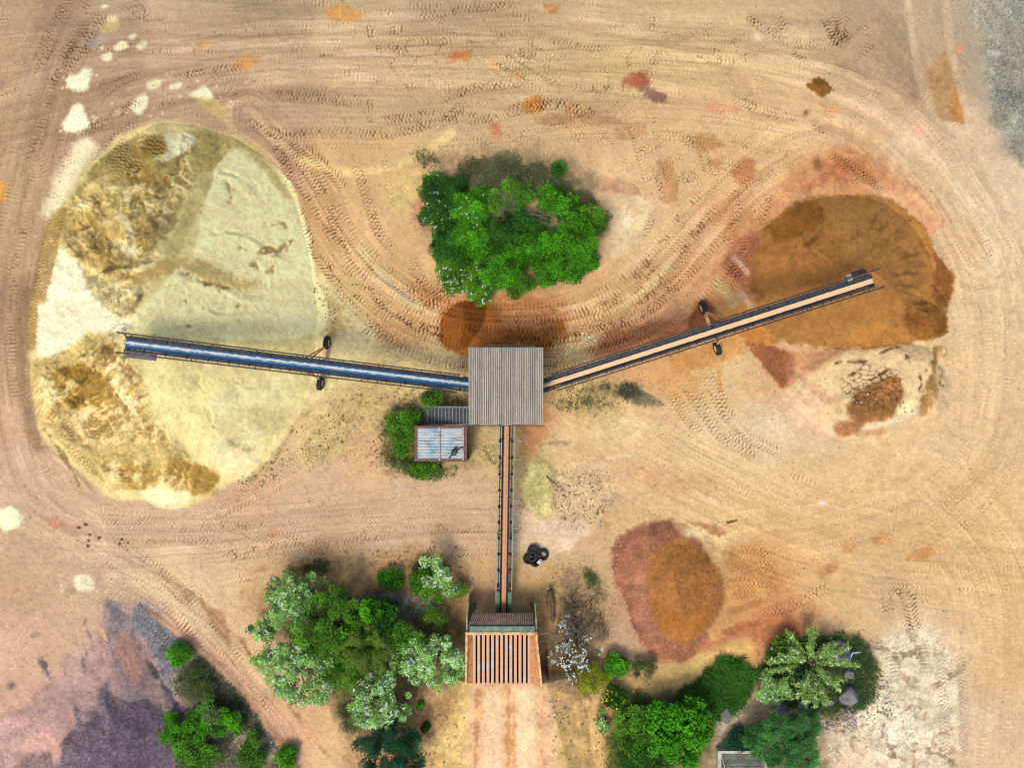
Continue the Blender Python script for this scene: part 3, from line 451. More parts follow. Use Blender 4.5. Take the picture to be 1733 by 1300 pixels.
# torn, slumped texture of the dug faces: runnels down the slope, pale crests, darker creases
for P_, amp, cen in (([(115, 420), (100, 392), (112, 345), (150, 296), (225, 228), (325, 222), (330, 300), (300, 370), (250, 440), (150, 425)], 1.0, (212, 470)), ([(60, 690), (80, 600), (150, 570), (215, 590), (262, 700), (320, 770), (365, 825), (250, 830), (150, 795)], 1.1, (20, 800)), ([(135, 448), (170, 475), (250, 486), (222, 528), (194, 534)], .8, (190, 580)),
                     ([(1530, 530), (1590, 515), (1602, 560), (1545, 572)], .6, (1620, 560)), ([(1434, 694), (1465, 656), (1514, 639), (1528, 663), (1517, 698), (1450, 712)], .7, (1440, 740)), ([(300, 440), (400, 470), (480, 420), (500, 380), (440, 480), (320, 470)], .25, (600, 450)), ([(80, 445), (140, 460), (200, 560), (120, 590), (70, 590)], .12, (60, 500))):
    x0, y0 = min(p[0] for p in P_), min(p[1] for p in P_); sl = box(x0 - 20, y0 - 20, max(p[0] for p in P_) + 20, max(p[1] for p in P_) + 20)
    m = sstep(10, -10, poly_sdf(GX[sl], GY[sl], P_) + 12 * WXn[sl]) * amp * sstep(-.45, .15, N2[sl] + .3 * N1[sl])
    a, b = GX[sl] + 13 * WXn[sl] - cen[0], GY[sl] + 13 * WYn[sl] - cen[1]
    r = np.hypot(a, b); th = np.arctan2(b, a)
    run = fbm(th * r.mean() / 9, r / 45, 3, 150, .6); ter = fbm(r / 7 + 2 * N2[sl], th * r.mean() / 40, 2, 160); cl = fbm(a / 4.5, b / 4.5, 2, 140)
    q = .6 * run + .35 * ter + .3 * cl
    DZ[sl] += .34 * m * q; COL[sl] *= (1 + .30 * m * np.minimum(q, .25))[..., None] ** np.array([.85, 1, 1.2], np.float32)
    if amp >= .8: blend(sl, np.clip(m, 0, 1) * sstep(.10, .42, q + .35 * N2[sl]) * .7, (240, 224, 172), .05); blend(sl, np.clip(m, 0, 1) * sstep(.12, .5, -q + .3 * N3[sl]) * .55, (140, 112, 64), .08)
# wheel path of the swinging conveyor (left and right)
stroke([(584, 512), (572, 540), (558, 575)], 9, (212, 178, 116), .85, 3, 2, .05, dz=-.03); stroke([(1212, 595), (1218, 640), (1219, 672)], 8, (216, 164, 98), .85, 3, 2, .05, dz=-.03)
# ------------------------------------------------------------------ orange sand pile
TOE_R = [(1274, 430), (1290, 390), (1340, 346), (1420, 328), (1500, 336), (1556, 372), (1588, 430), (1612, 465), (1606, 520), (1598, 568), (1545, 578), (1450, 590), (1380, 588), (1320, 576), (1285, 545), (1273, 490)]
OR = (166, 116, 64)
poly(TOE_R, OR, 1, 4, 8, .06, .015)
poly([(1282, 500), (1285, 430), (1310, 385), (1345, 352), (1400, 400), (1430, 440), (1440, 470), (1370, 490)], (168, 115, 64), .8, 9, 7, .05, .01)
poly([(1390, 340), (1480, 338), (1540, 372), (1560, 420), (1520, 450), (1460, 455), (1420, 410)], (182, 130, 72), .8, 14, 7, .05)
poly([(1520, 360), (1560, 390), (1588, 440), (1588, 500), (1560, 510), (1560, 440), (1535, 395)], (188, 132, 68), .75, 10, 7, .07)
poly([(1300, 520), (1400, 500), (1500, 495), (1540, 520), (1500, 560), (1400, 580), (1320, 565)], (170, 120, 66), .8, 10, 8, .06)
poly([(1530, 530), (1590, 515), (1602, 560), (1560, 575), (1535, 560)], (142, 94, 44), .85, 5, 8, .12, .03); poly([(1585, 430), (1614, 465), (1606, 505), (1580, 500)], (140, 86, 46), .8, 5, 7, .14, .04)
poly([(1440, 560), (1500, 545), (1540, 572), (1470, 592), (1440, 588)], (190, 132, 66), .7, 8, 8, .06)
for k in range(26):                       # rills fanning out from under the belt end
    a = -2.9 + k * .125 + RNG.normal(0, .04); r0 = RNG.uniform(30, 70); r1 = RNG.uniform(95, 150)
    bx, by = 1462, 478
    stroke([(bx + r * math.cos(a + .25 * (r / 150) ** 2), by + r * .93 * math.sin(a + .25 * (r / 150) ** 2)) for r in np.linspace(r0, r1, 5)], RNG.uniform(2, 5), [(126, 80, 38), (196, 140, 74), (138, 90, 44)][k % 3], .42, 3, 4, .05, dz=RNG.uniform(-.12, .08), cover=.35, seed=k)
stroke([(1385, 345), (1395, 380), (1370, 410), (1340, 420)], 5, (112, 68, 28), .6, 3, 6, cover=.3); poly([(1300, 385), (1345, 350), (1385, 345), (1392, 375), (1350, 400), (1310, 410)], (146, 92, 38), .6, 4, 5)
for k in range(16):
    x, y = RNG.uniform(1450, 1580), RNG.uniform(500, 560); l = RNG.uniform(15, 40)
    stroke([(x, y), (x + l * .6, y + RNG.normal(0, 6)), (x + l, y + RNG.normal(0, 9))], RNG.uniform(2, 5), [(118, 72, 32), (188, 128, 60)][k % 2], .6, 2, 5, dz=RNG.uniform(-.07, .07))
# ------------------------------------------------------------------ tyre imprints
for T_ in (TOE_L, TOE_R, [(1092, 965), (1104, 932), (1140, 913), (1180, 926), (1212, 955), (1225, 1005), (1216, 1045), (1182, 1075), (1152, 1087), (1122, 1075), (1107, 1040), (1096, 1000)], [(1335, 655), (1400, 610), (1596, 578), (1602, 640), (1545, 706), (1470, 735), (1420, 725)]):
    sl = box(min(p[0] for p in T_) - 10, min(p[1] for p in T_) - 10, max(p[0] for p in T_) + 10, max(p[1] for p in T_) + 10)
    PM[sl] = np.maximum(PM[sl], sstep(6, -6, poly_sdf(GX[sl] + 6 * WXn[sl], GY[sl] + 6 * WYn[sl], T_)))
road_tracks(R_TOP, 170, 9, 3, cover=(.56, .70), dark=(.08, .18), wob=26); road_tracks(R_TOP2, 110, 5, 4, cover=(.54, .68), dark=(.10, .2), wob=22); road_tracks(R_LEFT, 120, 6, 5, cover=(.54, .68), dark=(.08, .18), wob=18)
road_tracks(R_LOW, 80, 7, 6, (.5, .64), (.07, .12), ('chev', 'net')); road_tracks(R_RIGHT, 150, 2, 7, (.64, .74), (.04, .08)); road_tracks(R_ISL, 84, 10, 8, (.36, .56), (.14, .26))
for R_, w_, n_ in ((R_TOP, 180, 4), (R_TOP2, 120, 3), (R_LEFT, 120, 4), (R_LOW, 90, 6), (R_RIGHT, 190, 2), (R_SE, 210, 2), (R_MID, 150, 3), (R_ISL, 100, 5), (R_DIAG, 60, 4)):
    road_tracks(R_, w_, n_, 40 + n_, cover=(.60, .74), dark=(.08, .16), wob=22, frac=(.4, .95), tw=(13, 18))
road_tracks(R_MID, 120, 4, 9, (.54, .68), (.08, .16)); road_tracks(R_SE, 160, 2, 10, (.64, .74), (.04, .08)); road_tracks(R_DIAG, 60, 4, 12, (.45, .6), (.1, .2))
X_ = random.Random(77)
for k in range(22):                      # vehicles crossing and turning between the lanes
    x, y, a, l = X_.uniform(300, 1500), X_.uniform(10, 260), X_.choice((-.5, .45, .7, -.9, 1.1)) + X_.gauss(0, .15), X_.uniform(60, 150)
    b_ = X_.uniform(-.5, .5); q = [(x - l * math.cos(a), y - l * math.sin(a)), (x, y), (x + l * math.cos(a + b_), y + l * math.sin(a + b_))]
    for off in (0, 38): tread([(u - off * math.sin(a), v + off * math.cos(a)) for u, v in q], X_.uniform(12, 17), X_.uniform(6, 7.4), .03, X_.uniform(.10, .22), .5, X_.choice(('net', 'chev')), k)
MT = [([(470, 235), (520, 290), (560, 360), (580, 430)], 18, .34), ([(445, 215), (500, 240), (560, 290), (590, 330)], 18, .3), ([(600, 270), (620, 330), (640, 390), (680, 440)], 16, .28), ([(640, 440), (690, 490), (750, 520)], 18, .3), ([(690, 430), (720, 480), (770, 505)], 18, .3),
      ([(500, 330), (520, 400), (550, 450), (580, 490)], 16, .3), ([(620, 480), (660, 520), (720, 555), (760, 560)], 18, .3), ([(480, 222), (560, 225), (660, 225), (740, 205)], 16, .3), ([(640, 205), (740, 195), (850, 205)], 18, .34), ([(730, 220), (745, 210), (790, 170)], 15, .3), ([(850, 190), (940, 175), (1010, 195)], 18, .34),
      ([(735, 170), (800, 150), (900, 135)], 16, .3), ([(450, 160), (560, 165), (640, 180)], 20, .3), ([(1170, 230), (1190, 260), (1200, 300)], 16, .3), ([(1150, 225), (1180, 250)], 16, .34), ([(1105, 275), (1118, 320), (1124, 350)], 9, .36), ([(1140, 285), (1160, 300), (1190, 290)], 18, .22), ([(1230, 160), (1300, 190), (1360, 200)], 14, .3),
      ([(1333, 85), (1360, 100), (1376, 102)], 9, .36), ([(1365, 205), (1390, 220), (1415, 228)], 9, .42), ([(1400, 20), (1410, 50), (1440, 80)], 22, .36), ([(1390, 70), (1420, 60), (1430, 20)], 20, .32), ([(1310, 20), (1330, 50), (1340, 55)], 20, .32), ([(1260, 20), (1290, 45), (1320, 60)], 14, .3),
      ([(1240, 440), (1265, 475)], 26, .26), ([(1225, 500), (1260, 430), (1280, 400)], 22, .24), ([(1260, 330), (1240, 380), (1230, 430)], 18, .2), ([(1300, 320), (1290, 370), (1270, 400)], 18, .26), ([(1420, 262), (1470, 300), (1500, 330)], 14, .3), ([(1400, 255), (1440, 290), (1450, 320)], 12, .3), ([(1080, 410), (1100, 380), (1103, 350)], 12, .3), ([(1060, 470), (1100, 455), (1110, 430)], 14, .3),
      ([(960, 560), (1020, 555), (1090, 530), (1150, 480)], 16, .3), ([(980, 590), (1050, 570), (1100, 560)], 18, .26), ([(1160, 640), (1190, 690), (1230, 740), (1290, 770)], 24, .24), ([(1190, 620), (1210, 660), (1240, 720)], 22, .24), ([(1130, 660), (1160, 700), (1190, 740)], 20, .22), ([(1220, 690), (1270, 740), (1330, 770)], 18, .22),
      ([(850, 560), (900, 565), (950, 560)], 18, .2), ([(840, 575), (900, 580), (950, 575)], 16, .2), ([(1226, 935), (1270, 930), (1310, 945)], 16, .22), ([(1228, 960), (1275, 955), (1320, 965)], 16, .22), ([(1230, 985), (1280, 985), (1320, 990)], 16, .22), ([(1280, 1040), (1340, 1025), (1390, 1000), (1420, 990)], 16, .2), ([(1230, 1010), (1290, 1000)], 14, .2),
      ([(1500, 990), (1530, 1000), (1545, 1050), (1555, 1075)], 20, .4), ([(1530, 985), (1550, 1010), (1580, 1005)], 18, .36), ([(1500, 1000), (1505, 1050)], 18, .3), ([(1520, 1060), (1555, 1070)], 16, .3), ([(360, 880), (480, 915), (640, 905), (780, 890)], 18, .14), ([(380, 940), (500, 930), (640, 920)], 18, .14), ([(300, 905), (380, 930), (430, 960)], 18, .12), ([(260, 960), (310, 1010), (340, 1030)], 18, .12),
      ([(340, 880), (430, 840), (520, 790), (570, 720)], 18, .14), ([(370, 850), (450, 810), (530, 750)], 16, .14), ([(120, 340), (180, 250), (240, 200)], 16, .24), ([(140, 225), (200, 190), (250, 165)], 15, .28), ([(165, 170), (200, 140), (250, 120)], 14, .3), ([(280, 140), (340, 120), (420, 112)], 12, .32), ([(90, 150), (140, 70), (180, 20)], 22, .26), ([(60, 120), (100, 40), (120, -20)], 20, .24), ([(110, 100), (150, 30)], 16, .3),
      ([(410, 200), (450, 225), (480, 270), (500, 330)], 16, .34), ([(560, 480), (600, 520), (650, 565), (700, 590)], 14, .22), ([(1300, 60), (1360, 75), (1400, 65)], 14, .24), ([(200, 25), (235, 15), (240, 40)], 26, .24), ([(700, 30), (780, 15), (880, 5)], 14, .3), ([(620, 70), (680, 85), (700, 80)], 14, .24), ([(940, 70), (1000, 80), (1040, 72)], 13, .28)]
for i, (P_, w_, d_) in enumerate(MT):
    tread(P_, w_ * 1.15, 6.2 + (i % 4) * .4, .035, d_ * 1.25, .30 if w_ > 14 else .2, ('net', 'chev', 'net', 'net')[i % 4], i)
# scattered pebbles, crumbs of clay and damp specks
pk = RNG.random((NH, NW)); dens = .0035 * (1 + 1.5 * np.clip(N3, 0, 1)) + .004 * np.clip(N2, 0, 1)
sp = (pk < dens).astype(np.float32); sp2 = (pk > 1 - .0018).astype(np.float32)
for P_, k in (([(930, 650), (1120, 640), (1120, 690), (940, 700)], .05), ([(540, 660), (640, 640), (640, 780), (520, 790)], .035), ([(930, 790), (1030, 790), (1040, 890), (930, 890)], .05), ([(1480, 1150), (1550, 1150), (1550, 1260), (1440, 1260)], .06), ([(700, 240), (800, 235), (780, 300), (700, 300)], .06), ([(1030, 870), (1240, 870), (1240, 1130), (1050, 1100)], .02), ([(920, 940), (1040, 940), (1040, 1180), (920, 1180)], .05), ([(720, 1180), (800, 1180), (790, 1300), (700, 1300)], .02), ([(640, 540), (740, 560), (780, 620), (640, 640)], .025)):
    x0, y0 = min(p[0] for p in P_), min(p[1] for p in P_); sl = box(x0 - 20, y0 - 20, max(p[0] for p in P_) + 20, max(p[1] for p in P_) + 20)
    sp[sl] = np.maximum(sp[sl], (pk[sl] < k * sstep(20, -20, poly_sdf(GX[sl], GY[sl], P_) + 25 * WXn[sl])).astype(np.float32))
COL *= 1 - (.42 * sp)[..., None]; DZ += .03 * sp
COL *= 1 + (.25 * sp2)[..., None]
COL *= (1 + .045 * N1 + .045 * N0 + .045 * N2 + .030 * WN)[..., None]
DZ += .045 * N1 + .03 * N0 + .06 * N2
COL = np.clip(COL, .02, 1)
# ------------------------------------------------------------------ heights (plan pixels in, metres out)
def cone_ridge(tx, ty, nodes, slope):
    H = np.full(tx.shape, -9.0, np.float32)
    if len(nodes) == 1: return nodes[0][2] - slope * np.hypot(tx - nodes[0][0], ty - nodes[0][1]) / PPM
    for (ax, ay, ah), (bx, by, bh) in zip(nodes[:-1], nodes[1:]):
        dx, dy = bx - ax, by - ay
        t = np.clip(((tx - ax) * dx + (ty - ay) * dy) / (dx * dx + dy * dy), 0, 1)
        H = np.maximum(H, ah + (bh - ah) * t - slope * np.hypot(tx - ax - t * dx, ty - ay - t * dy) / PPM)
    return H
def smin(a, b, k=0.35):
    h = np.clip(0.5 + 0.5 * (b - a) / k, 0, 1)
    return b * (1 - h) + a * h - k * h * (1 - h)
def ell(tx, ty, cx, cy, rx, ry): return np.hypot((tx - cx) / rx, (ty - cy) / ry)
def ground_h(tx, ty):
    z = 0.14 * fbm(tx / 240, ty / 240, 3, 50)
    z = z + 0.9 * sstep(1.15, .55, ell(tx, ty, 868, 390, 165, 130) + .15 * fbm(tx / 60, ty / 60, 3, 61))
    z = z + 0.7 * sstep(1.2, .5, ell(tx, ty, 640, 1120, 160, 180)) + 0.5 * sstep(1.2, .5, ell(tx, ty, 1090, 1230, 130, 110))
    z = z + 0.8 * sstep(1.1, .75, ell(tx, ty, 1480, 660, 125, 85) + .12 * fbm(tx / 40, ty / 40, 3, 66))
    lat = np.abs(tx - 860) / PPM; top = 3.15 + (ty - 1135) * .012
    ramp = 2.62 - np.clip((ty - 1140) / PPM, 0, 40) * 0.13 - np.clip(lat - top, 0, 99) * 0.62 * (1 + .25 * fbm(tx / 30, ty / 30, 3, 71))
    bank = np.clip(1.6 - np.clip(lat - top, 0, 99) * .5 - np.clip((1128 - ty) / PPM, 0, 99) * .45, 0, 9) * sstep(3.1, 3.4, lat)
    ramp = np.where(ty > 1134, ramp, np.minimum(bank, 9))
    return np.maximum(z, ramp)
def pile_left(tx, ty):
    H = cone_ridge(tx, ty, [(352, 350, 5.6), (305, 450, 7.3), (288, 560, 8.3), (294, 640, 7.4), (325, 745, 5.2)], .64)
    n = fbm(tx / 55, ty / 55, 5, 81, .55); n2 = fbm(tx / 16, ty / 16, 4, 85)
    xw = 150 + 70 * sstep(690, 800, ty) + 55 * sstep(540, 440, ty) + 45 * fbm(ty / 70, ty / 300, 3, 90)
    wh = sstep(1.25, .7, ell(tx, ty, 140, 535, 95, 75))
    face = 1.3 + (.84 + .2 * sstep(520, 600, ty)) * (tx - xw) / PPM + (.9 * n + .35 * n2) * (1 - .75 * wh)
    floor = 1.1 + (.5 * n + .2 * n2) * (1 - .75 * wh)
    west = sstep(420, 300, tx + 40 * n)
    wh = sstep(1.25, .7, ell(tx, ty, 140, 535, 95, 75))
    H = smin(H, np.maximum(face, floor), .3) + (.16 * n2 * west + .3 * n * west) * (1 - .8 * wh)
    toe = -poly_sdf(tx, ty, TOE_L) / PPM
    return smin(H, toe * .62, .5)
def pile_right(tx, ty):
    H = np.maximum(cone_ridge(tx, ty, [(1412, 494, 5.4)], .63), cone_ridge(tx, ty, [(1470, 520, 3.2), (1555, 535, 1.6)], .6) + .15 * fbm(tx / 25, ty / 25, 4, 91))
    a = np.arctan2(ty - 494, tx - 1412)
    H = H + .05 * fbm(a * 9, np.hypot(tx - 1412, ty - 494) / 220, 3, 95)
    return smin(H, -poly_sdf(tx, ty, TOE_R) / PPM * .8, .2)
TOE_O = [(1034, 932), (1060, 900), (1105, 885), (1150, 886), (1200, 900), (1250, 920), (1310, 950), (1320, 1000), (1275, 1040), (1225, 1075), (1165, 1122), (1112, 1116), (1078, 1082), (1060, 1030), (1040, 980)]
def pile_oval(tx, ty):
    H = cone_ridge(tx, ty, [(1130, 960, 1.3), (1150, 1040, 1.3), (1220, 985, .8), (1275, 980, .3)], .3)
    d = np.hypot((tx - 1160) / 62, (ty - 1000) / 82)
    return smin(H, -poly_sdf(tx, ty, TOE_O) / PPM * .55, .15) + .55 * sstep(1.15, .5, d) + .05 * fbm(tx / 20, ty / 20, 3, 97)
TOE_B = [(742, 575), (750, 535), (775, 512), (830, 500), (905, 505), (945, 530), (958, 580), (925, 603), (800, 606), (762, 592)]
def pile_brown(tx, ty):
    H = cone_ridge(tx, ty, [(786, 545, 1.5), (800, 575, 1.3)], .62)
    return smin(np.maximum(H, cone_ridge(tx, ty, [(840, 550, .6), (920, 560, .35)], .3)), -poly_sdf(tx, ty, TOE_B) / PPM * .7, .12)
TOE_G = [(60, 1440), (96, 1310), (108, 1250), (128, 1226), (136, 1206), (165, 1205), (172, 1165), (180, 1156), (192, 1178), (215, 1190), (250, 1185), (285, 1215), (300, 1260), (310, 1440)]
def pile_gravel(tx, ty):
    return smin(cone_ridge(tx, ty, [(205, 1275, 3.4), (190, 1440, 4.0)], .62), -poly_sdf(tx, ty, TOE_G) / PPM * .62, .15) + .05 * fbm(tx / 12, ty / 12, 3, 99)

IRR = np.array([1.66, 1.64, 1.74], np.float32)   # daylight on level ground at this exposure: picture value = soil colour x this
LINC = np.where(COL <= .04045, COL / 12.92, ((COL + .055) / 1.055) ** 2.4) / IRR
LINC = np.clip(LINC, 0.004, .8).astype(np.float32)

def grid_mesh(name, TX, TY, Z, keep=None, mat=None, parent=None, fade=None):
    """level survey grid -> mesh with the soil colour stored on its points"""
    ny, nx = TX.shape
    k = (CAMZ / (CAMZ - Z)); ax = CX + (TX - CX) * k; ay = CY + (TY - CY) * k
    Z = Z + bilin(DZ, ax, ay, X0, Y0, ST) * (1.0 if fade is None else 1 - fade)
    col = bilin(LINC, ax, ay, X0, Y0, ST)
    if fade is not None: col = col * (1 - fade[..., None]) + np.array([.36, .25, .15], np.float32) * fade[..., None]
    idx = np.arange(ny * nx).reshape(ny, nx)
    q = np.stack([idx[1:, :-1], idx[1:, 1:], idx[:-1, 1:], idx[:-1, :-1]], -1).reshape(-1, 4)
    co = np.stack([(TX - CX) / PPM, (CY - TY) / PPM, Z], -1).reshape(-1, 3).astype(np.float32); col = col.reshape(-1, 3)
    if keep is not None:
        kq = keep.reshape(-1)[q].any(1); q = q[kq]
        used = np.zeros(ny * nx, bool); used[q.reshape(-1)] = True
        remap = np.cumsum(used) - 1; co = co[used]; col = col[used]; q = remap[q]
    me = bpy.data.meshes.new(name)
    me.vertices.add(len(co)); me.vertices.foreach_set('co', co.reshape(-1))
    me.loops.add(q.size); me.loops.foreach_set('vertex_index', q.reshape(-1).astype(np.int32))
    me.polygons.add(len(q)); me.polygons.foreach_set('loop_start', np.arange(0, q.size, 4, dtype=np.int32))
    me.polygons.foreach_set('use_smooth', np.ones(len(q), bool))
    me.update(calc_edges=True)
    at = me.color_attributes.new('soil', 'FLOAT_COLOR', 'POINT')
    at.data.foreach_set('color', np.concatenate([col, np.ones((len(col), 1), np.float32)], 1).reshape(-1).astype(np.float32))
    if mat: me.materials.append(mat)
    o = bpy.data.objects.new(name, me); C.objects.link(o)
    return o

# ------------------------------------------------------------------ materials
def nodes_of(name):
    m = bpy.data.materials.new(name); m.use_nodes = True
    nt = m.node_tree; return m, nt, nt.nodes['Principled BSDF']
def soil_mat(name, grain=13.0, amp=.20, bump=.3, rough=.95):
    m, nt, b = nodes_of(name)
    at = nt.nodes.new('ShaderNodeAttribute'); at.attribute_name = 'soil'
    tc = nt.nodes.new('ShaderNodeTexCoord')
    n = nt.nodes.new('ShaderNodeTexNoise'); n.inputs['Scale'].default_value = grain; n.inputs['Detail'].default_value = 7; n.inputs['Roughness'].default_value = .7
    nt.links.new(tc.outputs['Object'], n.inputs['Vector'])
    mr = nt.nodes.new('ShaderNodeMapRange'); mr.inputs['From Min'].default_value = .25; mr.inputs['From Max'].default_value = .75
    mr.inputs['To Min'].default_value = 1 - amp; mr.inputs['To Max'].default_value = 1 + amp
    nt.links.new(n.outputs['Fac'], mr.inputs['Value'])
    mx = nt.nodes.new('ShaderNodeVectorMath'); mx.operation = 'SCALE'
    nt.links.new(at.outputs['Color'], mx.inputs[0]); nt.links.new(mr.outputs['Result'], mx.inputs['Scale'])
    nt.links.new(mx.outputs['Vector'], b.inputs['Base Color'])
    bp = nt.nodes.new('ShaderNodeBump'); bp.inputs['Strength'].default_value = bump; bp.inputs['Distance'].default_value = .08
    nt.links.new(n.outputs['Fac'], bp.inputs['Height']); nt.links.new(bp.outputs['Normal'], b.inputs['Normal'])
    b.inputs['Roughness'].default_value = rough; b.inputs['Specular IOR Level'].default_value = .03
    return m
M_soil = soil_mat('yard_soil'); M_sand = soil_mat('loose_sand', 14, .07, .2); M_grav = soil_mat('slate_gravel', 7, .35, .6)

def props(o, label=None, cat=None, group=None, kind=None):
    if label: o['label'] = label
    if cat: o['category'] = cat
    if group: o['group'] = group
    if kind: o['kind'] = kind
    return o

# ------------------------------------------------------------------ ground sheet to the horizon
far = np.array([3000, 6000, 12000, 24000], np.float32)
def axis(a, b):
    core = np.arange(a, b + .1, ST, dtype=np.float32)
    lo = a - np.cumsum(np.array([6, 20, 60, 150, 400, 1000, 2500, 6000, 12000], np.float32)); hi = core[-1] + np.cumsum(np.array([6, 20, 60, 150, 400, 1000, 2500, 6000, 12000], np.float32))
    return np.concatenate([lo[::-1], core, hi])
TX, TY = np.meshgrid(axis(-124, 1858), axis(-124, 1426))
out = np.maximum(np.maximum(-70 - TX, TX - 1805), np.maximum(-70 - TY, TY - 1375)) + 25 * fbm(TX / 60, TY / 60, 3, 200)
fade = sstep(0, 75, out)
ground = grid_mesh('ground', TX, TY, ground_h(TX, TY) * (1 - fade), None, M_soil, None, fade)
props(ground, 'sandy quarry yard ground with tyre tracks', kind='structure')
def make_pile(name, fn, bb, mat, label, cat='sand pile'):
    TX, TY = np.meshgrid(np.arange(bb[0], bb[2], ST, dtype=np.float32), np.arange(bb[1], bb[3], ST, dtype=np.float32))
    P = fn(TX, TY); Z = ground_h(TX, TY) + np.maximum(P, -.3)
    return props(grid_mesh(name, TX, TY, Z, P > -.12, mat), label, cat)
make_pile('sand_pile', pile_left, (20, 180, 570, 890), M_sand, 'huge pale yellow sand pile with a dug out ochre west side under the blue belt')
make_pile('sand_pile', pile_right, (1250, 310, 1635, 610), M_sand, 'round orange brown sand pile under the end of the pale belt')
make_pile('sand_pile', pile_oval, (1015, 870, 1340, 1140), M_sand, 'low reddish sand bank topped by a smooth orange oval')
make_pile('sand_pile', pile_brown, (725, 485, 980, 625), M_sand, 'small flattened brown sand heap just north of the metal shed')
make_pile('gravel_pile', pile_gravel, (40, 1140, 330, 1436), M_grav, 'purple grey gravel pile in the bottom left corner', 'gravel pile')

# ------------------------------------------------------------------ light, sky, camera
SUN_EL, SUN_AZ = math.radians(62), math.radians(212)
w = bpy.data.worlds.new('World'); bpy.context.scene.world = w; w.use_nodes = True
sky = w.node_tree.nodes.new('ShaderNodeTexSky'); sky.sky_type = 'NISHITA'; sky.sun_disc = False
sky.sun_elevation = SUN_EL; sky.sun_rotation = SUN_AZ; sky.air_density = 1.0; sky.dust_density = 4.0; sky.ozone_density = .6
w.node_tree.links.new(sky.outputs[0], w.node_tree.nodes['Background'].inputs[0]); w.node_tree.nodes['Background'].inputs[1].default_value = .15
ld = bpy.data.lights.new('sun', 'SUN'); ld.energy = 1.35; ld.angle = math.radians(16); ld.color = (1, .95, .87)
lo = bpy.data.objects.new('sun', ld); C.objects.link(lo)
sd_ = Vector((math.sin(SUN_AZ) * math.cos(SUN_EL), math.cos(SUN_AZ) * math.cos(SUN_EL), math.sin(SUN_EL)))
lo.rotation_euler = sd_.to_track_quat('Z', 'Y').to_euler(); lo.location = sd_ * 90
cam = bpy.data.cameras.new('camera'); co_ = bpy.data.objects.new('camera', cam); C.objects.link(co_)
co_.location = (0, 0, CAMZ); cam.sensor_width = 36; cam.lens = 36 * CAMZ / (1733 / PPM); cam.clip_end = 3000
sc = bpy.context.scene; sc.camera = co_
sc.cycles.filter_width = 1.05
sc.view_settings.view_transform = 'Standard'; sc.view_settings.look = 'None'; sc.view_settings.exposure = 0.66; sc.view_settings.gamma = 1
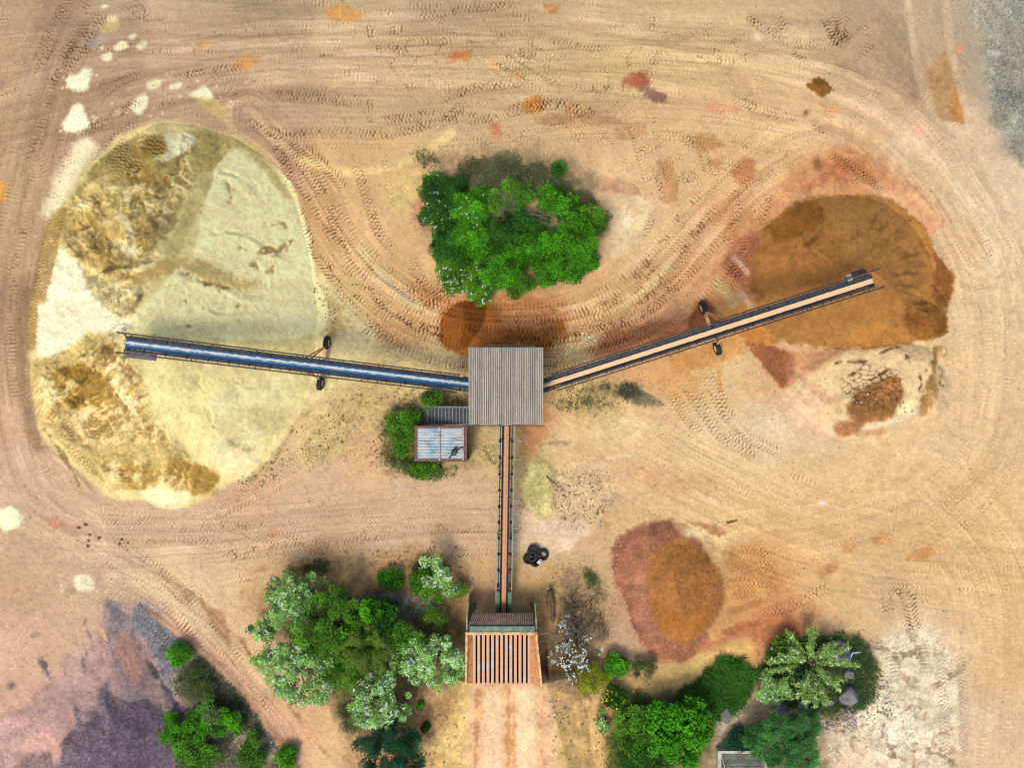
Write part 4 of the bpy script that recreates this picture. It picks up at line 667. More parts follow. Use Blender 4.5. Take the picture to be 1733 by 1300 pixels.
# ------------------------------------------------------------------ building helpers
def W(px, py, z=0.0):
    k = (CAMZ - z) / CAMZ
    return Vector(((px - CX) / PPM * k, (CY - py) / PPM * k, z))
def ghw(p):
    return float(ground_h(np.array([CX + p[0] * PPM]), np.array([CY - p[1] * PPM]))[0])
def lin(r, g, b, k=1.5):
    f = lambda c: (c / 255 / 12.92 if c < 11 else ((c / 255 + .055) / 1.055) ** 2.4) / k
    return (f(r), f(g), f(b), 1)
class MB:
    def __init__(s): s.v = []; s.f = []
    def add(s, vs, fs):
        o = len(s.v); s.v += [Vector(p) for p in vs]; s.f += [tuple(i + o for i in f) for f in fs]; return s
    def beam(s, p, q, w, h, up=(0, 0, 1)):
        p, q = Vector(p), Vector(q); d = (q - p).normalized(); up = Vector(up)
        if abs(d.dot(up)) > .98: up = Vector((1, 0, 0))
        r = d.cross(up).normalized() * w / 2; n = r.cross(d).normalized() * h / 2
        vs = [p - r - n, p + r - n, p + r + n, p - r + n, q - r - n, q + r - n, q + r + n, q - r + n]
        return s.add(vs, [(3, 2, 1, 0), (4, 5, 6, 7), (0, 1, 5, 4), (1, 2, 6, 5), (2, 3, 7, 6), (3, 0, 4, 7)])
    def box(s, c, size, rz=0.0):
        m = Matrix.Rotation(rz, 3, 'Z'); x, y, z = [a / 2 for a in size]; c = Vector(c)
        vs = [c + m @ Vector(p) for p in ((-x, -y, -z), (x, -y, -z), (x, y, -z), (-x, y, -z), (-x, -y, z), (x, -y, z), (x, y, z), (-x, y, z))]
        return s.add(vs, [(3, 2, 1, 0), (4, 5, 6, 7), (0, 1, 5, 4), (1, 2, 6, 5), (2, 3, 7, 6), (3, 0, 4, 7)])
    def tube(s, pts, r0, r1=None, n=7):
        pts = [Vector(p) for p in pts]; r1 = r0 if r1 is None else r1; N = len(pts); rings = []
        for i, p in enumerate(pts):
            d = (pts[min(i + 1, N - 1)] - pts[max(i - 1, 0)]).normalized()
            a = d.cross(Vector((0, 0, 1)) if abs(d.z) < .9 else Vector((1, 0, 0))).normalized(); b = d.cross(a)
            r = r0 + (r1 - r0) * i / max(1, N - 1)
            rings += [p + (a * math.cos(2 * math.pi * k / n) + b * math.sin(2 * math.pi * k / n)) * r for k in range(n)]
        fs = [(i * n + k, i * n + (k + 1) % n, (i + 1) * n + (k + 1) % n, (i + 1) * n + k) for i in range(N - 1) for k in range(n)]
        fs += [tuple(range(n - 1, -1, -1)), tuple((N - 1) * n + k for k in range(n))]
        return s.add(rings, fs)
    def lathe(s, prof, c, ax, n=28, close=True):
        """profile of (radius, offset along axis), turned round ax through c"""
        ax = Vector(ax).normalized(); c = Vector(c)
        a = ax.cross(Vector((0, 0, 1)) if abs(ax.z) < .9 else Vector((1, 0, 0))).normalized(); b = ax.cross(a); m = len(prof)
        vs = [c + ax * h + (a * math.cos(2 * math.pi * k / n) + b * math.sin(2 * math.pi * k / n)) * r for k in range(n) for r, h in prof]
        fs = []
        for k in range(n):
            for i in range(m if close else m - 1):
                j = (i + 1) % m; k2 = (k + 1) % n
                fs.append((k * m + i, k2 * m + i, k2 * m + j, k * m + j))
        return s.add(vs, fs)
    def build(s, name, mat, parent=None, smooth=False):
        off = parent_loc(parent)
        me = bpy.data.meshes.new(name); me.from_pydata([p - off for p in s.v], [], s.f); me.update()
        if smooth:
            me.polygons.foreach_set('use_smooth', [True] * len(me.polygons))
        if mat: me.materials.append(mat)
        o = bpy.data.objects.new(name, me); C.objects.link(o)
        if parent is not None: o.parent = parent
        return o
def parent_loc(p):
    v = Vector((0, 0, 0))
    while p is not None: v = v + p.location; p = p.parent
    return v
def thing(name, label, cat, loc, group=None):
    o = bpy.data.objects.new(name, None); C.objects.link(o); o.location = loc; o.empty_display_size = .3
    return props(o, label, cat, group)
def mat(name, c1, c2=None, scale=3.0, rough=.6, metal=0.0, lo=.42, hi=.62, stretch=(1, 1, 1), bump=.1, spec=.4, detail=6):
    m, nt, b = nodes_of(name)
    b.inputs['Roughness'].default_value = rough; b.inputs['Metallic'].default_value = metal; b.inputs['Specular IOR Level'].default_value = spec
    tc = nt.nodes.new('ShaderNodeTexCoord'); mp = nt.nodes.new('ShaderNodeMapping'); mp.inputs['Scale'].default_value = stretch
    n = nt.nodes.new('ShaderNodeTexNoise'); n.inputs['Scale'].default_value = scale; n.inputs['Detail'].default_value = detail; n.inputs['Roughness'].default_value = .65
    r = nt.nodes.new('ShaderNodeValToRGB'); r.color_ramp.elements[0].position = lo; r.color_ramp.elements[1].position = hi
    c2 = c2 or tuple(x * .7 for x in c1[:3]) + (1,)
    r.color_ramp.elements[0].color = c1; r.color_ramp.elements[1].color = c2
    L = nt.links.new; L(tc.outputs['Object'], mp.inputs['Vector']); L(mp.outputs[0], n.inputs['Vector']); L(n.outputs['Fac'], r.inputs[0]); L(r.outputs[0], b.inputs['Base Color'])
    if bump:
        bp = nt.nodes.new('ShaderNodeBump'); bp.inputs['Strength'].default_value = bump; bp.inputs['Distance'].default_value = .03
        L(n.outputs['Fac'], bp.inputs['Height']); L(bp.outputs[0], b.inputs['Normal'])
    return m
M_navy = mat('dark_steel', lin(26, 32, 44), lin(58, 58, 58), 4, .55, .3)
M_black = mat('black_rubber', lin(16, 18, 22), lin(44, 44, 46), 6, .8)
M_rail = mat('rail_steel', lin(40, 44, 48), lin(86, 74, 62), 5, .6, .3)
M_green = mat('green_paint', lin(72, 112, 84), lin(136, 140, 112), 3, .6, 0, .45, .75)
M_palegreen = mat('faded_green_paint', lin(128, 148, 124), lin(160, 140, 110), 2.5, .65, 0, .4, .75)
M_dgreen = mat('deep_green_paint', lin(42, 104, 62), lin(84, 108, 78), 4, .6)
M_rust = mat('rusty_steel', lin(206, 142, 88), lin(158, 92, 54), 3.5, .8, 0, .45, .72, bump=.3)
M_dust = mat('dusty_rust', lin(232, 190, 134), lin(186, 120, 70), 2.5, .9, 0, .42, .68, bump=.3)
M_grey = mat('grey_motor', lin(108, 104, 104), lin(78, 70, 64), 5, .55, .2)
M_roof = mat('weathered_roof_sheet', lin(154, 150, 140), lin(118, 110, 98), 1.4, .6, .1, .38, .8, (2.2, .5, 1), bump=.05)
M_steelblue = mat('bare_steel', lin(150, 156, 158), lin(112, 104, 92), 4, .45, .4)
M_step = mat('steel_tread', lin(26, 36, 48), lin(44, 50, 56), 3, .4, .4)
M_rustdark = mat('dark_rusty_frame', lin(126, 88, 74), lin(98, 62, 50), 3, .8)
M_hole = mat('pit_steel', lin(46, 34, 26), lin(24, 18, 16), 2, .9)
M_stone = mat('grey_boulder', lin(136, 132, 130), lin(98, 96, 98), 2.2, .85, 0, .35, .65, bump=.6)
M_conc = mat('pale_concrete', lin(196, 196, 172), lin(156, 152, 132), 3, .85, 0, .4, .7, bump=.2)
M_bark = mat('bark', lin(120, 104, 84), lin(82, 68, 52), 6, .9, bump=.3)
M_deadwood = mat('dead_wood', lin(140, 128, 112), lin(96, 86, 72), 5, .9)
M_wood = mat('weathered_wood', lin(120, 98, 76), lin(84, 66, 50), 4, .85)

# ------------------------------------------------------------------ foliage
def leaf_mat(name, trans=.3, rough=.55):
    m = bpy.data.materials.new(name); m.use_nodes = True; nt = m.node_tree; b = nt.nodes['Principled BSDF']
    at = nt.nodes.new('ShaderNodeAttribute'); at.attribute_name = 'leaf'
    b.inputs['Roughness'].default_value = rough; b.inputs['Specular IOR Level'].default_value = .12
    t = nt.nodes.new('ShaderNodeBsdfTranslucent'); mx = nt.nodes.new('ShaderNodeMixShader'); mx.inputs[0].default_value = trans
    L = nt.links.new; L(at.outputs['Color'], b.inputs['Base Color']); L(at.outputs['Color'], t.inputs['Color'])
    L(b.outputs[0], mx.inputs[1]); L(t.outputs[0], mx.inputs[2]); L(mx.outputs[0], nt.nodes['Material Output'].inputs[0])
    return m
M_leaf = leaf_mat('leaf'); M_petal = leaf_mat('petal', .2, .7); M_grass = leaf_mat('grass_blade', .2, .7)
def quads(name, cen, ln, wd, col, mat_, parent=None, up=.6, dirs=None, rng=None):
    """many small leaf faces in one mesh; one colour per leaf"""
    rng = rng or RNG; n = len(cen)
    nrm = rng.normal(0, 1, (n, 3)); nrm /= np.linalg.norm(nrm, axis=1)[:, None]; nrm[:, 2] = np.abs(nrm[:, 2]) + up
    nrm /= np.linalg.norm(nrm, axis=1)[:, None]
    u = rng.normal(0, 1, (n, 3)) if dirs is None else dirs
    u = u - nrm * (u * nrm).sum(1)[:, None]; u /= np.linalg.norm(u, axis=1)[:, None] + 1e-9
    v = np.cross(nrm, u)
    a = (ln if np.ndim(ln) else np.full(n, ln))[:, None] * .5; b = (wd if np.ndim(wd) else np.full(n, wd))[:, None] * .5
    V = np.stack([cen - u * a, cen + v * b - u * a * .1 + nrm * b * .25, cen + u * a, cen - v * b - u * a * .1 + nrm * b * .25], 1).reshape(-1, 3)
    V = V - np.array(parent_loc(parent))
    me = bpy.data.meshes.new(name)
    me.vertices.add(4 * n); me.vertices.foreach_set('co', V.reshape(-1).astype(np.float32))
    me.loops.add(4 * n); me.loops.foreach_set('vertex_index', np.arange(4 * n, dtype=np.int32))
    me.polygons.add(n); me.polygons.foreach_set('loop_start', np.arange(0, 4 * n, 4, dtype=np.int32)); me.update(calc_edges=True)
    at = me.color_attributes.new('leaf', 'FLOAT_COLOR', 'POINT')
    c4 = np.concatenate([np.clip(col, .003, .85), np.ones((n, 1))], 1).repeat(4, 0)
    at.data.foreach_set('color', c4.reshape(-1).astype(np.float32)); me.materials.append(mat_)
    o = bpy.data.objects.new(name, me); C.objects.link(o)
    if parent is not None: o.parent = parent
    return o
SPEC = {  # leaf colour, leaf length, width, clump size, leaf density, colour spread
    'bright': ((.058, .225, .008), .17, .11, .56, 1.55, .42), 'maple': ((.052, .225, .008), .27, .20, .60, 1.15, .28), 'dark': ((.030, .115, .012), .16, .095, .58, 1.55, .42),
    'mid': ((.075, .198, .014), .16, .09, .56, 1.35, .42), 'fine': ((.115, .215, .018), .15, .06, .55, 1.5, .28), 'spray': ((.215, .370, .080), .16, .10, .46, 1.0, .30), 'pale': ((.215, .400, .100), .17, .11, .44, 1.0, .34),
    'blue': ((.020, .080, .034), .16, .06, .55, 1.6, .30), 'bluebright': ((.062, .200, .045), .17, .06, .48, 1.6, .26), 'olive': ((.190, .225, .012), .15, .07, .50, 1.2, .30), 'yellow': ((.30, .30, .015), .13, .09, .40, .9, .3), 'weed': ((.085, .120, .035), .16, .05, .45, .9, .35)}
def plant(name, label, px, py, rpx, h, spec, cat=None, group=None, ecc=(1, 1), rot=0, blossom=0.0, dens=1.0, spikes=0, limbs=6, gap=0.0, seed=None, crown_lo=.3, bcol=(.80, .82, .74)):
    rng = np.random.default_rng(seed if seed is not None else int(px * 7 + py * 13))
    col, ln, wd, cr, dn, spread = SPEC[spec]; col = np.array(col)
    h *= .66 if group else .8
    if group: blossom *= .6
    if name == 'tree' and not spikes: rpx *= .92
    zc = h * .62; k = (CAMZ - zc) / CAMZ; R = rpx / PPM * k
    cpos = W(px, py, zc); base = Vector((cpos.x, cpos.y, 0)); gz = ghw(base); base.z = gz; cz = gz + zc
    if gz > .3: cpos = W(px, py, cz); base.x, base.y = cpos.x, cpos.y
    t = thing(name, label, cat or ('tree' if 'tree' in name else 'shrub'), base, group)
    rx, ry, rz = R * ecc[0], R * ecc[1], h * (1 - crown_lo) * .5
    cr_ = min(cr, R * .6)
    tr = MB(); tw = max(.05, R * .045)
    top = Vector((base.x + rng.normal(0, .1), base.y + rng.normal(0, .1), gz + h * .5))
    tr.tube([base - Vector((0, 0, .15)), base.lerp(top, .5) + Vector((rng.normal(0, .06), rng.normal(0, .06), 0)), top], tw, tw * .6, 8)
    ends = []; cs, sn = math.cos(math.radians(rot)), math.sin(math.radians(rot))
    def put(x, y): return x * cs - y * sn, x * sn + y * cs
    area = math.pi * rx * ry
    if spikes:                                # long arching sprays radiating from the middle
        cen = []; dirs = []
        for q in range(spikes):
            a = 2 * math.pi * (q + rng.normal(0, .25)) / spikes; el = rng.uniform(.15, 1.1) if q % 3 else rng.uniform(.0, .3)
            L_ = rng.uniform(.7, 1.08); ex, ey = put(math.cos(a) * rx * L_ * math.cos(el * .8), math.sin(a) * ry * L_ * math.cos(el * .8))
            p0 = Vector((base.x + ex * .12, base.y + ey * .12, gz + h * .35)); w1, w2 = rng.normal(0, .16, 2) * R; p1 = Vector((base.x + ex * .6 + w1, base.y + ey * .6 + w2, gz + h * (.55 + .3 * math.sin(el)))); p2 = Vector((base.x + ex, base.y + ey, gz + h * (.5 + .45 * math.sin(el))))
            tr.tube([p0, p1, p2], .035, .012, 5)
            m = int(150 * dens * L_ * R / 3); s = np.clip(np.round(rng.random(m) ** .8 * 9 + rng.normal(0, .22, m)) / 9 * .35 + rng.random(m) ** .8 * .65, 0, 1)
            P = np.array(p0)[None] * ((1 - s) ** 2)[:, None] + 2 * np.array(p1)[None] * (s * (1 - s))[:, None] + np.array(p2)[None] * (s * s)[:, None]
            cen.append(P + rng.normal(0, 1, (m, 3)) * (.07 + .07 * np.abs(np.sin(s * 14 + q)))[:, None])
        cen = np.concatenate(cen); n = len(cen); shade = rng.normal(1, spread * .8, n)
    else:
        nc = max(5, int((3.0 if group else 2.4) * area / (cr_ * cr_ * 1.6) * (1 - gap * .5)))
        th = rng.uniform(0, 2 * math.pi, nc); rr = np.sqrt(rng.random(nc)) * (1 - .5 * cr_ / R)
        wobble = 1 + .16 * np.sin(th * 3 + rng.uniform(0, 6)) + .10 * np.sin(th * 5 + rng.uniform(0, 6))
        rr = rr * wobble
        x = np.cos(th) * rr * rx; y = np.sin(th) * rr * ry
        dome = np.sqrt(np.clip(1 - np.clip(rr, 0, 1) ** 2, .02, 1))
        z = cz - rz * .2 + rz * (dome * rng.uniform(.2, 1.2, nc) - .4 * rng.random(nc)) + rng.normal(0, .12 * h / 3, nc)
        X = x * cs - y * sn + base.x; Y = x * sn + y * cs + base.y
        if gap > 0:
            kp = fbm(X / 1.1 + px, Y / 1.1 + py, 2, 3) > -0.75 + gap; X, Y, z = X[kp], Y[kp], z[kp]; nc = len(X)
        if nc == 0: X, Y, z = np.array([base.x]), np.array([base.y]), np.array([cz]); nc = 1
        cc = np.stack([X, Y, z], 1); per = max(10, int(115 * dn * dens * (cr_ / .6) ** 2))
        tone = np.clip(rng.normal(1, spread * 1.0, nc), .35, 1.9)  # clump colour variation, spread wide to paint in lit tufts and dark gaps
        g = rng.normal(0, 1, (nc * per, 3)); g /= np.linalg.norm(g, axis=1)[:, None]; g *= (rng.random(nc * per) ** .45)[:, None]
        cen = cc.repeat(per, 0) + g * cr_ * np.array([1, 1, .7]) * rng.uniform(.65, 1.25, nc).repeat(per)[:, None]
        cen[:, 2] = np.maximum(cen[:, 2], gz + .05); n = len(cen)
        shade = tone.repeat(per) * rng.normal(1, spread * .5, n)
        order = rng.permutation(nc)[:limbs * 2]
        for q in order:
            e = Vector(cc[q]); st = base.lerp(top, rng.uniform(.35, 1)); mid = st.lerp(e, .5) + Vector((0, 0, .12 * h * rng.random()))
            tr.tube([st, mid, e], tw * .45, tw * .12, 5)
            for _ in range(2):
                e2 = e + Vector(rng.normal(0, cr_ * .6, 3)); tr.tube([mid.lerp(e, .6), e2], tw * .16, tw * .06, 4)
    tr.build('trunk', M_bark, t, True)
    hue = rng.normal(0, .10, n)
    colr = col[None] * np.clip(shade, .3, 1.9)[:, None] * np.stack([1 + hue * 1.6, 1 + hue * .2, 1 - hue], 1)
    quads('crown', cen, ln * rng.uniform(.7, 1.3, n), wd * rng.uniform(.7, 1.3, n), colr, M_leaf, t, .55, rng=rng)
    if blossom > 0:                           # clusters of small petals on the outer twigs
        nb = int(blossom * n * .010); 
        hi = cen[:, 2] + rng.normal(0, .25, n); pick = np.argsort(-hi)[:int(n * .55)]; pick = rng.choice(pick, max(4, nb))
        kk = 5
        bc = cen[pick].repeat(kk, 0) + rng.normal(0, .055, (len(pick) * kk, 3)) + np.array([0, 0, .05])
        quads('blossom', bc, rng.uniform(.07, .14, len(bc)), rng.uniform(.06, .11, len(bc)), np.array(bcol)[None] * rng.uniform(.75, 1.0, (len(bc), 1)), M_petal, t, .9, rng=rng)
    return t
def scatter(poly_, n, rng):
    P = np.array(poly_, float); out = []; cnt = 0
    while cnt < n:
        q = rng.uniform(P.min(0) - 12, P.max(0) + 12, (n * 2, 2))
        d = poly_sdf(q[:, 0], q[:, 1], P) + 14 * fbm(q[:, 0] / 22, q[:, 1] / 22, 3, 7)
        q = q[d < rng.uniform(-8, 6, len(q))]; out.append(q); cnt += len(q)
    return np.concatenate(out)[:n]
def blades(name, label, regions, kind='stuff', seed=3):
    """grass: (polygon, count, length, colour, lean) per region, all in one object"""
    rng = np.random.default_rng(seed); CE = []; LN = []; WD = []; CO = []; DR = []
    for P, n, ln, col, lean in regions:
        q = scatter(P, n, rng); z = ground_h(q[:, 0], q[:, 1])
        d = rng.normal(0, 1, (n, 3)); d[:, :2] *= lean; d[:, 2] = np.abs(d[:, 2]) + .6; d /= np.linalg.norm(d, axis=1)[:, None]
        fl = fbm(q[:, 0] / 18, q[:, 1] / 18, 2, 5); d[:, 0] += .5 * fl; d[:, 1] += .5 * fbm(q[:, 0] / 18, q[:, 1] / 18, 2, 8)
        l = ln * rng.uniform(.5, 1.4, n)
        CE.append(np.stack([(q[:, 0] - CX) / PPM, (CY - q[:, 1]) / PPM, z], 1) + d * (l * .45)[:, None]); LN.append(l); WD.append(np.clip(l * .09, .03, .09) * rng.uniform(.7, 1.3, n)); DR.append(d)
        tone = np.clip(1 + .45 * fbm(q[:, 0] / 26, q[:, 1] / 26, 3, 12), .4, 1.8) * rng.normal(1, .25, n)
        CO.append(np.array(col)[None] * np.clip(tone, .3, 2)[:, None] * np.stack([1 + rng.normal(0, .15, n), np.ones(n), np.ones(n)], 1))
    o = quads(name, np.concatenate(CE), np.concatenate(LN), np.concatenate(WD), np.concatenate(CO), M_grass, None, .35, np.concatenate(DR), rng)
    return props(o, label, None, None, kind)
# ------------------------------------------------------------------ conveyors
def belt_mat(name, belt, sand, lo, hi, wob, load2=None):
    m, nt, b = nodes_of(name); L = nt.links.new
    at = nt.nodes.new('ShaderNodeAttribute'); at.attribute_name = 'run'
    sx = nt.nodes.new('ShaderNodeSeparateXYZ'); L(at.outputs['Vector'], sx.inputs[0])
    mp = nt.nodes.new('ShaderNodeMapping'); mp.inputs['Scale'].default_value = (1.5, .9, 1); L(at.outputs['Vector'], mp.inputs[0])
    n = nt.nodes.new('ShaderNodeTexNoise'); n.inputs['Scale'].default_value = 2.2; n.inputs['Detail'].default_value = 8; n.inputs['Roughness'].default_value = .62; L(mp.outputs[0], n.inputs['Vector'])
    ma = nt.nodes.new('ShaderNodeMath'); ma.operation = 'MULTIPLY_ADD'; L(n.outputs['Fac'], ma.inputs[0]); ma.inputs[1].default_value = wob; L(sx.outputs['X'], ma.inputs[2])
    def edge(e, inv):
        r = nt.nodes.new('ShaderNodeMapRange'); r.interpolation_type = 'SMOOTHSTEP'; L(ma.outputs[0], r.inputs['Value'])
        r.inputs['From Min'].default_value = e - .04; r.inputs['From Max'].default_value = e + .04
        r.inputs['To Min'].default_value = 1 if inv else 0; r.inputs['To Max'].default_value = 0 if inv else 1; return r
    a_, b_ = edge(lo + wob / 2, False), edge(hi + wob / 2, True)
    mu = nt.nodes.new('ShaderNodeMath'); mu.operation = 'MULTIPLY'; L(a_.outputs[0], mu.inputs[0]); L(b_.outputs[0], mu.inputs[1])
    n2 = nt.nodes.new('ShaderNodeTexNoise'); n2.inputs['Scale'].default_value = 7; n2.inputs['Detail'].default_value = 6; L(at.outputs['Vector'], n2.inputs['Vector'])
    mm = nt.nodes.new('ShaderNodeMix'); mm.data_type = 'RGBA'; mm.inputs['A'].default_value = sand; mm.inputs['B'].default_value = load2 or tuple(c * .78 for c in sand[:3]) + (1,); L(n2.outputs['Fac'], mm.inputs['Factor'])
    bb = nt.nodes.new('ShaderNodeMix'); bb.data_type = 'RGBA'; bb.inputs['A'].default_value = belt; bb.inputs['B'].default_value = tuple(c * .55 for c in belt[:3]) + (1,); L(n2.outputs['Fac'], bb.inputs['Factor'])
    mx = nt.nodes.new('ShaderNodeMix'); mx.data_type = 'RGBA'; L(mu.outputs[0], mx.inputs['Factor']); L(bb.outputs['Result'], mx.inputs['A']); L(mm.outputs['Result'], mx.inputs['B'])
    L(mx.outputs['Result'], b.inputs['Base Color']); b.inputs['Roughness'].default_value = .5; b.inputs['Specular IOR Level'].default_value = .35
    return m
M_beltblue = belt_mat('blue_belt', lin(40, 102, 146), lin(240, 232, 212), .02, .56, 1.3, lin(150, 168, 182))
M_beltpale = belt_mat('loaded_belt', lin(38, 48, 66), lin(250, 212, 162), -.60, .64, .35, lin(204, 156, 104))
M_beltorange = belt_mat('red_sand_belt', lin(36, 40, 44), lin(208, 144, 92), -.56, .56, .30, lin(160, 100, 60))
class Frame3:
    """s along the belt, d across (positive to the north or east), h above the belt line"""
    def __init__(f, A, B, side):
        f.A = Vector(A); f.u = (Vector(B) - f.A); f.L = f.u.length; f.u.normalize()
        v = Vector((-f.u.y, f.u.x, 0)).normalized()
        if v.dot(Vector(side)) < 0: v = -v
        f.v = v; f.n = f.u.cross(v)
        if f.n.z < 0: f.n = -f.n
    def __call__(f, s, d, h): return f.A + f.u * s + f.v * d + f.n * h
def belt_mesh(f, s0, s1, hw, mat_, parent, load=.06, nose=None):
    prof = [(-1, .17), (-.75, .09), (-.5, .015), (-.25, load * .5), (0, load), (.25, load * .5), (.5, .015), (.75, .09), (1, .17)]
    S = list(np.linspace(s0, s1, 60)); V = []; run = []; fs = []; m = len(prof)
    rows = [(s, 0.0) for s in S]
    if nose: rows += [(s1 + nose * math.sin(a), nose * (math.cos(a) - 1)) for a in np.linspace(.4, 2.6, 6)]
    for i, (s, dz) in enumerate(rows):
        fl = 1 - .7 * max(0, (i - 50) / 16.0) if nose else 1
        for x, z in prof:
            V.append(f(s, x * hw, z * fl + dz + (.012 * math.sin(s * 3.1 + x * 2) if abs(x) < .4 else 0))); run.append((x, s + (0 if dz == 0 else -dz), 0))
    for i in range(len(rows) - 1):
        for j in range(m - 1): fs.append((i * m + j, (i + 1) * m + j, (i + 1) * m + j + 1, i * m + j + 1))
    b = MB(); b.add(V, fs); o = b.build('belt', mat_, parent, True)
    at = o.data.attributes.new('run', 'FLOAT_VECTOR', 'POINT'); at.data.foreach_set('vector', np.array(run, np.float32).reshape(-1))
    return o
def wheel(parent, c, ax, R=.56, w=.4):
    b = MB(); prof = [(R * .55, -w * .45), (R * .85, -w * .5), (R * .97, -w * .38), (R, -w * .15), (R, w * .15), (R * .97, w * .38), (R * .85, w * .5), (R * .55, w * .45)]
    b.lathe(prof, c, ax, 32)
    a = Vector(ax).normalized(); p = a.cross(Vector((0, 0, 1))).normalized(); q = a.cross(p)
    for k in range(22):                      # tread lugs
        t = 2 * math.pi * k / 22; r = (p * math.cos(t) + q * math.sin(t)); b.beam(Vector(c) + r * R + a * w * .38 * (1 if k % 2 else -.1), Vector(c) + r * R + a * w * .1 * (1 if k % 2 else -3.8), .06, .05, r)
    o = b.build('wheel', M_black, parent, True)
    r = MB(); r.lathe([(.02, -w * .3), (R * .5, -w * .34), (R * .58, -w * .46), (R * .58, w * .46), (R * .5, w * .34), (.02, w * .3)], c, ax, 20, False)
    rr = r.build('rim', M_dust, o, True)
    return o
def stacker(name, label, A, B, side, belt, hw, wheels, sw, motor, flip):
    f = Frame3(A, B, side); L = f.L
    t = thing(name, label, 'conveyor', (f.A.x, f.A.y, 0))
    belt_mesh(f, -1.2, L - .15, hw, belt, t, .05, .22)
    e = hw + .07
    for sg in (1, -1):
        b = MB(); b.beam(f(-1.0, sg * (e + .06), -.02), f(L - .05, sg * (e + .06), -.02), .27 if sg > 0 else .16, .34, f.n); b.beam(f(1.5, sg * e, -.75), f(L - 2.5, sg * e, -.75), .10, .12, f.n)
        b.beam(f(L - .05 - .01, sg * e, -.1), f(L - 2.5, sg * e, -.75), .08, .1, f.n)
        s = 1.5; k = 0
        while s < L - 4:
            b.beam(f(s, sg * (e - .012), -.2), f(s + 1.1, sg * (e - .012), -.7), .05, .05, f.n); b.beam(f(s + 2.2, sg * (e - .012), -.2), f(s + 1.1, sg * (e - .012), -.7), .05, .05, f.n); s += 2.2
        b.build('side_frame', M_navy, t)
    s = .6
    while s < L - .5: MB().beam(f(s, -e, -.33), f(s, e, -.33), .08, .08, f.n).build('cross_member', M_navy, t); s += 1.6
    # idler brackets along both sides
    s = 1.0; k = 0
    while s < L - .8:
        b = MB(); b.beam(f(s, -e - .16, .08), f(s, -e + .03, .16), .12, .14, f.n); b.tube([f(s, e - .05, .10), f(s, e + .1, .2)], .055, n=6); b.tube([f(s, -hw, .02), f(s, -.12, -.14), f(s, .12, -.14), f(s, hw, .02)], .05, n=6); b.build('idler', M_black, t); s += 1.45; k += 1
    # handrails: outer rail and toe rail on outriggers
    for sg, d1, d2, hh in ((1, .36, .2, .5), (-1, .30, None, .12)):
        b = MB(); b.tube([f(1.2, sg * (e + d1), hh), f(L + .55 * (1 if sg > 0 else 1.0), sg * (e + d1), hh)], .05, n=6)
        if d2: b.tube([f(1.2, sg * (e + d2), .1), f(L - .2, sg * (e + d2), .1)], .04, n=6)
        s = 1.2; k = 0
        while s < L:
            b.beam(f(s, sg * e, -.05), f(s, sg * (e + d1), -.05), .05, .05, f.n); b.beam(f(s, sg * (e + d1), -.07), f(s, sg * (e + d1), hh), .05, .05, f.u)
            if k % 3 == 1: b.beam(f(s + .3, sg * e, .02), f(s + .3, sg * (e + d1), hh * .6), .07, .05, f.n)
            if k % 2 == 0 and sg > 0: b.beam(f(s, sg * e, .05), f(s + .5, sg * (e + d1), hh), .035, .035, f.n)
            s += 1.5; k += 1
        b.build('handrail', M_rail, t)
    # head pulley and drive
    b = MB(); b.lathe([(.01, -hw - .12), (.2, -hw - .12), (.2, hw + .12), (.01, hw + .12)], f(L - .15, 0, -.2), f.v, 18, False); b.build('head_pulley', M_black, t, True)
    if motor == 'box':
        b = MB(); c0, c1 = f(L - 2.05, -e - .36, -.1), f(L - .1, -e - .36, -.1); b.beam(c0, c1, .46, .42, f.n); b.beam(f(L - 1.9, -e - .36, .13), f(L - .35, -e - .36, .13), .3, .05, f.n); b.tube([f(L - .55, -e - .1, -.1), f(L - .55, -hw, -.15)], .1, n=10)
        b.build('drive_housing', M_grey, t)
    else:
        b = MB(); b.lathe([(.02, -.55), (.2, -.55), (.2, .35), (.13, .40), (.13, .52), (.02, .52)], f(L - .8, e + .52, .05), f.u, 16, False)
        for k in range(6): b.lathe([(.19, -.5 + k * .14), (.225, -.5 + k * .14), (.225, -.46 + k * .14), (.19, -.46 + k * .14)], f(L - .8, e + .52, .05), f.u, 16)
        b.build('drive_motor', M_rail, t, True)
        b = MB(); b.beam(f(L - 1.75, e + .4, .0), f(L - 1.38, e + .4, .0), .5, .44, f.n); b.beam(f(L - 1.68, e + .4, .24), f(L - 1.45, e + .4, .24), .3, .06, f.n); b.build('gearbox', M_palegreen, t)
    # wheel truck: two tyres on a transverse axle, inclined legs
    (w1, w2) = [W(p[0], p[1], .56) for p in wheels]
    for w_ in (w1, w2): w_.z = ghw(w_) + .54
    ax = Vector((f.u.x, f.u.y, 0)).normalized(); 
    for w_ in (w1, w2): wheel(t, w_, (w1 - w2).cross(Vector((0, 0, 1))))
    b = MB(); b.beam(w1 + Vector((0, 0, .03)), w2 + Vector((0, 0, .03)), .26, .24); b.build('axle', M_dust, t)
